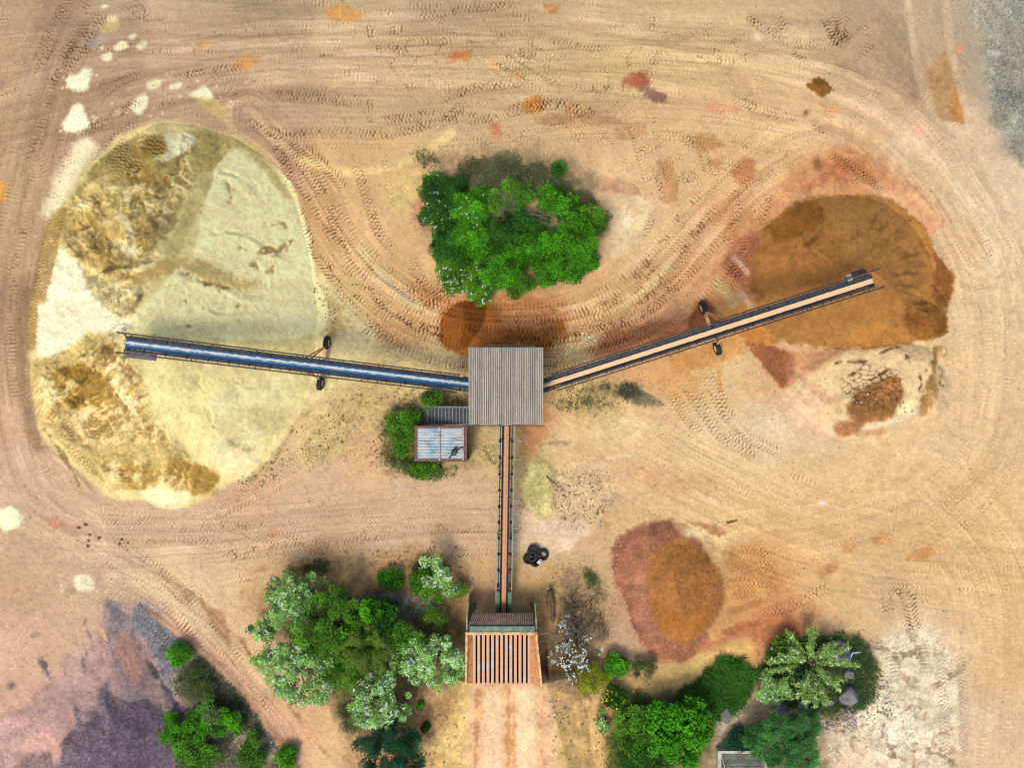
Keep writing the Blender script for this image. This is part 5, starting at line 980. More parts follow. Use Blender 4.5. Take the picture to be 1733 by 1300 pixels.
    for w_, sg in ((w1, 1 if (w1 - f.A).dot(f.v) > 0 else -1), (w2, 1 if (w2 - f.A).dot(f.v) > 0 else -1)):
        b = MB(); s_ = (w_ - f.A).dot(f.u) ; ww = w_ + (w1 + w2) * 0
        s_mid = ((w1 + w2) / 2 - f.A).dot(Vector((f.u.x, f.u.y, 0))) / max(1e-6, Vector((f.u.x, f.u.y, 0)).length_squared)
        inner = (w1 + w2) / 2 + (w_ - (w1 + w2) / 2) * .82 + Vector((0, 0, .1))
        b.beam(inner, f(s_mid - .25, sg * (e - .03), -.78), .10, .10); b.beam(inner, f(s_mid + .3, sg * (e - .03), -.78), .09, .09); b.build('support_leg', M_dust, t)
    return t, f
st1, F1 = stacker('radial_conveyor', 'long inclined conveyor with a blue belt reaching over the pale sand pile', W(800, 653, 3.2), W(213, 582, 9.0), (0, 1, 0), M_beltblue, .31, ((553, 580), (542, 649)), None, 'box', 1)
st2, F2 = stacker('radial_conveyor', 'long inclined conveyor carrying pale sand to the orange brown pile', W(915, 655, 3.2), W(1478, 475, 7.6), (0, 1, 0), M_beltpale, .29, ((1190, 521), (1214, 590)), None, 'motor', 1)

# feed conveyor from the hopper up to the shed
def feed():
    A, B = W(852, 1040, 1.5), W(857.5, 700, 4.3); f = Frame3(A, B, (1, 0, 0)); L = f.L
    t = thing('feed_conveyor', 'narrow straight conveyor with faded green rails carrying reddish sand from hopper to shed', 'conveyor', (A.x, A.y, 0))
    belt_mesh(f, -1.2, L, .33, M_beltorange, t, .05)
    for sg in (1, -1):
        b = MB(); b.beam(f(.1, sg * .46, -.06), f(L, sg * .46, -.06), .10, .26, f.n); b.build('side_frame', M_navy, t)
        b = MB(); b.beam(f(.5, sg * .64, .03), f(L, sg * .64, .03), .07, .12, f.n)
        s = 1.0
        while s < L: b.beam(f(s, sg * .45, -.02), f(s, sg * .64, -.02), .05, .06, f.n); s += 1.25
        b.build('side_rail', M_palegreen, t)
        b = MB(); b.beam(f(-.05, sg * .47, .12), f(2.1, sg * .47, .12), .26, .30, f.n); b.build('skirt_board', M_dgreen, t)
    s = .4
    while s < L: MB().beam(f(s, -.46, -.22), f(s, .46, -.22), .08, .08, f.n).build('cross_member', M_navy, t); s += 1.6
    s = 1.2; k = 0
    while s < L - .3:
        for sg in (1, -1):
            b = MB(); b.beam(f(s, sg * .38, .08), f(s, sg * .56, .14), .16, .14, f.n); b.tube([f(s + .14, sg * .40, .10), f(s + .14, sg * .55, .10)], .05, n=6); b.build('idler', M_black, t)
        s += 1.35
    for py in (744, 775, 806, 843, 865, 891, 915):
        s = (1040 - py) / (1040 - 700.0) * L
        b = MB(); b.beam(f(s, .66, -.02), f(s, 1.28, -.02), .06, .06, f.n); b.beam(f(s, 1.25, -.02), f(s, 1.25, -.3), .05, .05, f.u); b.build('bracket_arm', M_palegreen, t)
    for s in (L * .38, L * .72):
        for sg in (1, -1):
            p = f(s, sg * .46, -.2); b = MB(); b.beam(p, Vector((p.x + sg * .15, p.y, ghw(p) - .1)), .12, .12); b.build('support_leg', M_palegreen, t)
feed()

# ------------------------------------------------------------------ sorting shed
M_crest = mat('lit_roof_crest', lin(178, 170, 156), lin(150, 142, 128), 3, .5, .15, .4, .65, (2.5, .4, 1), bump=.05)  # rib crests get a lighter colour, light painted in to set them off
M_roof2 = mat('dusty_roof_sheet', lin(162, 156, 144), lin(130, 118, 102), 1.1, .65, .1, .42, .75, (2.0, .5, 1), bump=.05); M_crest2 = mat('lit_dusty_roof_crest', lin(186, 178, 162), lin(158, 146, 126), 2, .55, .1, .4, .65, (2.5, .4, 1), bump=.05)  # second sheet tone, dustier; its crest has light painted in too
def shed():
    z = 6.0; a, b_ = W(793, 719, z), W(919.5, 588, z); x0, x1, y0, y1 = a.x, b_.x, a.y, b_.y
    t = thing('sorting_shed', 'square shed with a corrugated grey metal roof where the three conveyors meet', 'shed', ((x0 + x1) / 2, (y0 + y1) / 2, 0))
    n = 34; V = []; fs = []; w_ = (x1 - x0) / n
    for i in range(n):                                   # trapezoid ribs running north-south
        for dx, dz in ((0, 0), (.46, 0), (.54, .12), (.90, .12), (.98, 0)): V += [(x0 + (i + dx) * w_, y0 + (.045, -.03, .01, -.05, .03, 0, -.02)[i // 5], z + dz - .12), (x0 + (i + dx) * w_, (y0 + y1) / 2, z + dz - .02 + .004 * ((i // 7) % 2)), (x0 + (i + dx) * w_, y1, z + dz + .08)]
    rj = random.Random(4); V = [(x, y + (rj.uniform(-.012, .012) if k % 3 == 1 else 0), z_ + rj.uniform(-.012, .012)) for k, (x, y, z_) in enumerate(V)]
    m = len(V) // 3
    for i in range(m - 1): fs += [(3 * i, 3 * i + 3, 3 * i + 4, 3 * i + 1), (3 * i + 1, 3 * i + 4, 3 * i + 5, 3 * i + 2)]
    r = MB().add(V, fs).build('roof', M_roof, t); r.data.materials.append(M_crest); r.data.materials.append(M_roof2); r.data.materials.append(M_crest2)
    r.data.polygons.foreach_set('material_index', [(1 if (k // 2) % 5 == 2 else 0) + 2 * ((k // 2) // 35 % 2) for k in range(len(fs))])
    r.modifiers.new('sheet', 'SOLIDIFY').thickness = .015
    for i in (7, 14, 20, 27): MB().beam((x0 + i * w_ + .02, y0 + .02, z - .105), (x0 + i * w_ + .02, y1 - .02, z + .095), .035, .03).build('sheet_lap', M_steelblue, r)
    for x in (x0 + .3, x1 - .3):
        for y in (y0 + .3, (y0 + y1) / 2, y1 - .3): MB().beam((x, y, -.1), (x, y, z - .15), .18, .18).build('post', M_palegreen, t)
    MB().box(((x0 + x1) / 2, (y0 + y1) / 2, 2.5), (x1 - x0 - .9, y1 - y0 - .9, .1)).build('floor_plate', M_rail, t)
    for y in (y0 + .15, y1 - .15): MB().beam((x0 + .1, y, z - .25), (x1 - .1, y, z - .25 + (.1 if y > 0 else 0)), .12, .16).build('eaves_beam', M_rail, t)
    # screening box inside
    MB().box(((x0 + x1) / 2 + .1, (y0 + y1) / 2 + .4, 3.9), (3.6, 3.4, 1.6)).build('screen_box', M_green, t)
    # north railing, green pipes
    q = MB(); p, r_ = W(822, 584, 5.0), W(906, 585.5, 5.0); q.tube([p, r_], .04); q.tube([p - Vector((0, .10, .45)), r_ - Vector((0, .10, .45))], .035)
    for k in range(6): e = p.lerp(r_, k / 5); q.tube([e, e - Vector((0, .12, 1.2))], .03, n=6); q.beam(e - Vector((0, .12, 1.2)), Vector((e.x, y1 - .35, e.z - 1.2)), .05, .05)
    q.tube([W(878, 585, 4.8), W(878, 578, 4.9)], .05); q.build('railing', M_palegreen, t)
    # south edge rail
    q = MB(); q.tube([W(788, 720.5, 5.2), W(922, 720.5, 5.2)], .035, n=6); q.build('edge_rail', M_rail, t)
    # small side platforms with open gratings
    for xa, xb, ya, yb in ((779, 800, 604, 620), (912, 942, 604, 620)):
        q = MB(); zz = 2.7
        q.beam(W(xa, ya, zz), W(xb, ya, zz), .07, .1); q.beam(W(xa, yb, zz), W(xb, yb, zz), .09, .1); nn = 6
        for k in range(nn + 1): q.beam(W(xa + (xb - xa) * k / nn, ya + .5, zz), W(xa + (xb - xa) * k / nn, yb - .5, zz), .06, .06)
        for xx in (xa + 1, xb - 1): p_ = W(xx, yb, zz); q.beam(p_, (p_.x, p_.y, 0), .08, .08)
        q.build('side_platform', M_wood, t)
    for xx, yy, zz in ((921, 662, 3.2), (924, 646, 3.2), (791, 663, 3.2), (792, 640, 3.2)):
        MB().box(W(xx, yy, zz), (.75, .3, .35), .28 if xx > 860 else -.1).build('chute_guard', M_green, t)
shed()
def stair():
    p0, p1 = W(712, 704, .5), W(800, 704, 3.0)
    t = thing('metal_staircase', 'steel staircase with open dark treads climbing to the shed past the container', 'staircase', (p0.x, p0.y, 0))
    for py in (689.5, 718.5):
        b = MB(); b.beam(W(714 if py < 700 else 711, py, .55), W(808, py, 3.2), .09, .24); b.build('stringer', M_steelblue, t)
        b = MB(); a, c = W(717, py + (-1.5 if py < 700 else 1.5), 1.5), W(806, py + (-1 if py < 700 else 1), 4.1); b.tube([a, c], .03)
        for k in range(4): e = a.lerp(c, k / 3); b.tube([e, e - Vector((0, 0, 1.0))], .025, n=6)
        b.build('handrail', M_steelblue, t)
    for k in range(14):
        u = (k + .5) / 14; z = .55 + 2.5 * u; x = 718 + u * 84
        b = MB(); a, c = W(x, 691, z), W(x, 717, z); b.beam(a, c, .24, .04); o = b.build('tread', M_step, t)
        b = MB(); b.beam(a + Vector((.14, 0, .015)), c + Vector((.14, 0, .015)), .045, .05); b.build('nosing', M_steelblue, o)
stair()
# ------------------------------------------------------------------ container and hose
def container():
    z = 2.6; a, b_ = W(703, 779, z), W(789.5, 723, z); x0, x1, y0, y1 = a.x, b_.x, a.y, b_.y; cx, cy = (x0 + x1) / 2, (y0 + y1) / 2
    t = thing('storage_container', 'small weathered metal container with a ribbed pale blue and rusty white roof', 'container', (cx, cy, 0))
    M_cr = mat('peeling_container_roof', lin(190, 198, 198), lin(146, 108, 86), 2.4, .6, 0, .52, .68, (.6, 2.2, 1), bump=.15)
    nt = M_cr.node_tree; pr = nt.nodes['Principled BSDF']; src = pr.inputs['Base Color'].links[0].from_socket     # blue paint left on one side
    n3 = nt.nodes.new('ShaderNodeTexNoise'); n3.inputs['Scale'].default_value = .8; n3.inputs['Detail'].default_value = 4
    tc = nt.nodes.new('ShaderNodeTexCoord'); nt.links.new(tc.outputs['Object'], n3.inputs[0])
    rp = nt.nodes.new('ShaderNodeValToRGB'); rp.color_ramp.elements[0].position = .48; rp.color_ramp.elements[1].position = .62; nt.links.new(n3.outputs[0], rp.inputs[0])
    mx = nt.nodes.new('ShaderNodeMix'); mx.data_type = 'RGBA'; mx.blend_type = 'MULTIPLY'; nt.links.new(rp.outputs[0], mx.inputs['Factor']); nt.links.new(src, mx.inputs['A']); mx.inputs['B'].default_value = (.55, .85, 1, 1); nt.links.new(mx.outputs['Result'], pr.inputs['Base Color'])
    n = 11; V = []; fs = []; h = (y1 - y0 - .1) / n
    for i in range(n):
        for dy, dz in ((0, 0), (.12, .07), (.3, .07), (.42, 0), (.98, -.01)): V += [(x0 + .14, y0 + .05 + (i + dy) * h, z + dz), (x1 - .12, y0 + .05 + (i + dy) * h, z + dz)]
    for i in range(len(V) // 2 - 1): fs.append((2 * i, 2 * i + 1, 2 * i + 3, 2 * i + 2))
    r = MB().add(V, fs).build('roof', M_cr, t)
    for px in (744, 784): MB().beam(W(px, 779.5, z + .1), W(px, 723, z + .1), .13, .10).build('roof_bar', M_steelblue, r)
    for p, q in (((x0, y0, z), (x1, y0, z)), ((x0, y1, z), (x1, y1, z)), ((x0 + .06, y0 + .1, z), (x0 + .06, y1 - .1, z)), ((x1 - .06, y0 + .1, z), (x1 - .06, y1 - .1, z))):
        MB().beam(p, q, .20, .18).build('top_rail', M_rustdark, t)
    for x in (x0, x1):
        for y in (y0, y1): MB().box((x, y, z / 2 + .02), (.2, .2, z + .06)).build('corner_post', M_rustdark, t)
    for x, y, sx, sy in ((cx, y0 + .06, x1 - x0, 0), (cx, y1 - .06, x1 - x0, 0), (x0 + .05, cy, 0, y1 - y0), (x1 - .05, cy, 0, y1 - y0)):
        b = MB(); m = 14; L_ = sx or sy
        pts = [(-L_ / 2 + L_ * k / (2 * m), .03 if (k // 2) % 2 else -.03) for k in range(2 * m + 1)]
        V = []
        for u, v in pts:
            for zz in (.05, z - .05): V.append((x + u, y + v, zz) if sx else (x + v, y + u, zz))
        b.add(V, [(2 * i, 2 * i + 2, 2 * i + 3, 2 * i + 1) for i in range(len(pts) - 1)]); b.build('side_wall', M_rustdark, t)
    q = MB(); c = W(696, 757, .9)
    for k in range(7): q.beam(c + Vector((-.3, -.5 + k * .16, 0)), c + Vector((.35, -.5 + k * .16, 0)), .11, .05)
    for sx_ in (-.25, .3): q.beam(c + Vector((sx_, -.55, -.05)), c + Vector((sx_, .5, -.05)), .06, .08)
    for sx_ in (-.25, .3):
        for sy_ in (-.5, .45): q.beam(c + Vector((sx_, sy_, -.05)), c + Vector((sx_, sy_, -1.0)), .07, .07)
    props(q.build('wooden_rack', M_wood), 'small slatted wooden rack beside the container', 'rack')
    hz = z + .16; pts = []
    for u in np.linspace(0, 1, 60):
        a = u * 11; r_ = .42 + .14 * math.sin(a * .7); pts.append(W(768 + 6 * math.cos(a) * r_ * 1.6 + u * 5, 766 - 3 * u + 5 * math.sin(a) * r_ * 1.7, hz + .02 * u))
    pts = [W(785, 757, hz)] + [W(776, 760, hz + .05)] + pts + [W(760, 776, hz)]
    props(MB().tube(catmull3(pts), .045, n=6).build('hose', M_black, None, True), 'black hose lying in loose loops on the container roof', 'hose')
def catmull3(P):
    out = []; P = [P[0]] + list(P) + [P[-1]]
    for i in range(1, len(P) - 2):
        for t in (0, .5):
            a, b, c, d = P[i - 1], P[i], P[i + 1], P[i + 2]; out.append(.5 * (2 * b + (c - a) * t + (2 * a - 5 * b + 4 * c - d) * t * t + (3 * b - a - 3 * c + d) * t ** 3))
    return out + [P[-2]]
container()
# ------------------------------------------------------------------ feed hopper with bar grating
def hopper():
    z = 2.75; x0, x1 = W(800, 1100, z).x, W(898, 1100, z).x; yN, yS = W(850, 1075, z).y, W(850, 1157, z).y
    t = thing('feed_hopper', 'rusty feed hopper with a steel bar grating at the top of the dirt ramp', 'hopper', ((x0 + x1) / 2, (yN + yS) / 2, 0))
    M_bar = mat('worn_grating_bar', lin(204, 156, 116), lin(184, 182, 180), 1.1, .6, .1, .52, .66, (1, .8, 1), bump=.1)
    for k in range(13):
        x = x0 + .12 + (x1 - x0 - .24) * k / 12
        b = MB(); b.beam((x, yN + .12, z), (x, yS - .12, z - .02), .225, .16); b.build('grating_bar', M_bar, t)
    # inner funnel
    b = MB(); V = [(x0 - .02, yN, z - .1), (x1 + .02, yN, z - .1), (x1 + .02, yS, z - .1), (x0 - .02, yS, z - .1), (x0 + 1.4, yN - 1.2, .55), (x1 - 1.4, yN - 1.2, .55), (x1 - 1.4, yS + 1.2, .55), (x0 + 1.4, yS + 1.2, .55)]
    b.add(V, [(0, 1, 5, 4), (1, 2, 6, 5), (2, 3, 7, 6), (3, 0, 4, 7), (4, 5, 6, 7)]).build('funnel', M_hole, t)
    # sloping side sheets
    b = MB(); b.add([(x0, yN + .15, z + .02), W(790.5, 1072, z + .5), W(789, 1157, z + .3), (x0, yS, z + .02)], [(0, 1, 2, 3)]); o = b.build('side_sheet', M_rust, t); o.modifiers.new('t', 'SOLIDIFY').thickness = .03
    b = MB(); b.add([(x1, yN + .15, z + .02), (x1, yS, z + .02), W(917, 1166, z + .35), W(906, 1072, z + .55)], [(0, 1, 2, 3)]); o = b.build('side_sheet', M_rust, t); o.modifiers.new('t', 'SOLIDIFY').thickness = .03
    b = MB(); b.beam(W(790, 1070, z + .5), W(788.5, 1158, z + .35), .18, .2); b.build('top_edge', M_dust, t)
    b = MB(); b.beam(W(907, 1070, z + .55), W(917, 1168, z + .38), .18, .2); b.build('top_edge', M_dust, t)
    b = MB(); b.beam(W(788, 1072, z + .35), W(908, 1072, z + .35), .22, .36); b.build('top_edge', M_dust, t)
    b = MB(); b.add([W(794, 1075, z + .3), W(904, 1075, z + .3), (x1, yN, z - .04), (x0, yN, z - .04)], [(0, 1, 2, 3)]); b.build('front_sheet', M_rust, t)
    b = MB(); b.box(((x0 + x1) / 2, yS - .02, z / 2 - .1), (x1 - x0 + 1.2, .12, z - .25)); b.build('ramp_wall', M_rustdark, t)
    b = MB(); b.beam(W(795, 1064.5, z + .55), W(905, 1064.5, z + .55), .42, .3); b.build('cross_beam', M_green, t)
    # ribbed cover over the outlet
    n = 34; xa, xb = W(799, 1040, 2.9).x, W(902, 1040, 2.9).x; V = []; fs = []
    ya, yb = W(850, 1038, 2.9).y, W(850, 1059.5, 3.25).y
    for i in range(n):
        for dx, dz in ((0, 0), (.5, 0), (.52, .07), (.98, .07)):
            sk = -.35 * (1 - (i + dx) / n); V += [(xa + (xb - xa) * (i + dx) / n, ya, 2.85 + dz), (xa + sk + (xb - xa - sk) * (i + dx) / n, yb, 3.22 + dz)]
    for i in range(len(V) // 2 - 1): fs.append((2 * i, 2 * i + 1, 2 * i + 3, 2 * i + 2))
    M_cov = mat('ribbed_cover', lin(140, 118, 102), lin(104, 86, 76), 3, .55, .2); M_gap = M_rustdark
    o = MB().add(V, fs).build('outlet_cover', M_cov, t); o.modifiers.new('t', 'SOLIDIFY').thickness = .02
    q = MB()
    for i in range(0, n): q.beam((xa + (xb - xa) * (i + .25) / n - .35 * (1 - i / n) * .0, ya + .01, 2.862), (xa - .35 * (1 - i / n) + (xb - xa + .35 * 0) * (i + .25) / n + .0, yb + .02, 3.232), .055, .015)
    q.build('valley_shade', M_hole, o)  # thin dark strips that paint shade into the valleys between the ribs
    for pa, pb, pc in (((793, 1019, 2.4), (790, 1046, 3.1), (790, 1072, 3.1)), ((905, 1022, 2.4), (907, 1046, 3.1), (908, 1072, 3.1))):
        b = MB(); a, c, d = W(*pa), W(*pb), W(*pc)
        for p, q_ in ((a, c), (c, d)):
            b.add([p + Vector((-.06, 0, 0)), q_ + Vector((-.06, 0, 0)), Vector((q_.x - .06, q_.y, .1)), Vector((p.x - .06, p.y, .1)), p + Vector((.06, 0, 0)), q_ + Vector((.06, 0, 0)), Vector((q_.x + .06, q_.y, .1)), Vector((p.x + .06, p.y, .1))], [(0, 1, 2, 3), (7, 6, 5, 4), (0, 4, 5, 1), (3, 2, 6, 7), (0, 3, 7, 4), (1, 5, 6, 2)])
        b.build('wing_wall', M_palegreen, t)
    b = MB()
    for x in (xa + .1, xb - .1): b.beam((x, ya - .15, 0), (x, ya - .15, 2.85), .14, .14)
    b.build('cover_post', M_green, t)
hopper()
# ------------------------------------------------------------------ heap of old tyres
def tyre_mesh(R=.5, w=.3):
    b = MB(); prof = [(R * .55, -w * .42), (R * .7, -w * .5), (R * .9, -w * .5), (R, -w * .34), (R, w * .34), (R * .9, w * .5), (R * .7, w * .5), (R * .55, w * .42), (R * .60, w * .3), (R * .86, w * .3), (R * .86, -w * .3), (R * .60, -w * .3)]
    b.lathe(prof, (0, 0, 0), (0, 0, 1), 30)
    for k in range(24):
        a = 2 * math.pi * k / 24; r = Vector((math.cos(a), math.sin(a), 0)); b.beam(r * R + Vector((0, 0, -w * .33)), r * R + Vector((0, 0, w * .33)), .05, .03, r)
    return b
proto = None
for px, py, z, R, tx, ty, lab in ((892, 947, .16, .46, .05, -.1, 'black tyre lying lowest on the western edge of the tyre heap'), (921, 939, .18, .5, -.12, .1, 'black tyre lying flat at the eastern edge of the tyre heap'), (909, 946, .2, .46, .1, .05, 'black tyre low in the heap next to the white scrap'),
                                 (902, 932, .36, .52, .15, .2, 'black tyre at the northern end of the heap leaning on others'), (899, 942, .48, .46, -.08, .1, 'topmost black tyre in the middle of the tyre heap'), (904, 953, .34, .46, .9, .15, 'black tyre tipped up on its tread at the southern end of the heap')):
    if proto is None: proto = o = tyre_mesh().build('tyre', M_black, None, True)
    else: o = proto.copy(); C.objects.link(o)
    p = W(906.5 + (px - 906.5) * .82, 942 + (py - 942) * .82, z); o.location = (p.x, p.y, z + ghw(p)); s = R / .5; o.scale = (s, s, s); o.rotation_euler = (tx, ty, px * .1); props(o, lab, 'tyre', 'old tyres heaped beside the feed conveyor')
b = MB(); p = W(912, 951, .5); b.add([p + Vector(v) for v in ((-.2, -.1, 0), (.05, -.2, .06), (.22, .1, .1), (0, .16, .02), (.25, .22, .14), (.1, .05, .16))], [(0, 1, 5), (1, 2, 5), (0, 5, 3), (5, 2, 4), (3, 5, 4)]); props(b.build('plastic_scrap', mat('white_plastic', lin(235, 238, 240), lin(190, 195, 200), 5)), 'crumpled white plastic scrap on the tyre heap', 'scrap')
# ------------------------------------------------------------------ boulders
def boulder(px, py, r, h, lab, seed, ecc=1.0):
    import bmesh
    bm = bmesh.new(); bmesh.ops.create_icosphere(bm, subdivisions=3, radius=1); rr = random.Random(seed)
    pl = [(Vector((rr.gauss(0, 1), rr.gauss(0, 1), rr.gauss(.3, .7))).normalized(), rr.uniform(.55, .85)) for _ in range(13)]
    for v in bm.verts:
        for n, d in pl:
            k = v.co.dot(n)
            if k > d: v.co -= n * (k - d) * .93
    R = r / PPM; p = W(px, py, h * .5); g = ghw(p); rot = Matrix.Rotation(rr.uniform(0, 6), 3, 'Z')
    for v in bm.verts: q = rot @ v.co; v.co = Vector((q.x * R * 1.2 * ecc, q.y * R * 1.2, q.z * h * .75))
    me = bpy.data.meshes.new('boulder'); bm.to_mesh(me); bm.free(); me.materials.append(M_stone); o = bpy.data.objects.new('boulder', me); C.objects.link(o); o.location = (p.x, p.y, g + h * .25)
    props(o, lab, 'boulder', 'grey boulders around the blossoming star shaped tree')
boulder(1425, 1107, 19, 1.0, 'grey boulder beside the bent metal post north of the grass', 1, 1.1); boulder(1440, 1180, 17, .9, 'large angular grey boulder at the southeast edge of the grass', 2)
boulder(1361, 1196, 12, .7, 'upright brownish grey boulder south of the star shaped tree', 3, .8); boulder(1400, 1190, 9.5, .5, 'small flat grey boulder between two larger boulders', 4, 1.4)
boulder(1226, 1211, 13, .9, 'dark grey boulder alone on the cracked clay by the long grass', 5, .9); boulder(1437, 1143, 10, .5, 'half hidden rounded boulder in the grass above the large angular one', 6); boulder(1322, 1200, 11, .5, 'low dusty boulder just above the blue green bush', 7, 1.3)
b = MB(); b.tube([W(1437, 1124, .3), W(1441, 1110, 1.6), W(1443, 1106, 1.75), W(1456, 1105, 1.8)], .05, n=8); props(b.build('metal_post', mat('pale_pipe', lin(200, 220, 236), lin(160, 170, 176), 5), None, True), 'thin bent pale blue metal post beside the northern boulder', 'post')
# ------------------------------------------------------------------ concrete basin at the bottom edge
def basin():
    z = .9; a, b_ = W(1215, 1335, z), W(1300, 1272, z); x0, x1, y0, y1 = a.x, b_.x, a.y, b_.y
    t = thing('concrete_basin', 'pale concrete basin with steel pipes across it, half under the blue green bush', 'basin', ((x0 + x1) / 2, (y0 + y1) / 2, 0))
    for c, s in ((((x0 + x1) / 2, y1 - .12, .3), (x1 - x0, .24, 1.2)), (((x0 + x1) / 2, y0 + .12, .3), (x1 - x0, .24, 1.2)), ((x0 + .14, (y0 + y1) / 2, .297), (.28, y1 - y0 - .48, 1.2)), ((x1 - .14, (y0 + y1) / 2, .297), (.28, y1 - y0 - .48, 1.2))):
        MB().box(c, s).build('wall', M_conc, t)
    MB().box(((x0 + x1) / 2, (y0 + y1) / 2, .12), (x1 - x0 - .5, y1 - y0 - .5, .1)).build('basin_floor', mat('murky_floor', lin(112, 122, 104), lin(84, 92, 78), 2, .3), t)
    for k, y in enumerate((y1 - .5, y1 - .95, y1 - 1.5, y1 - 2.1)): MB().tube([(x0 + .28, y, .62), (x1 - .28, y, .62)], .055).build('pipe', M_steelblue, t)
    MB().tube([(x0 + .30, y1 - .3, .7), (x0 + .75, y1 - 1.9, .7)], .05).build('pipe', M_steelblue, t)
basin()
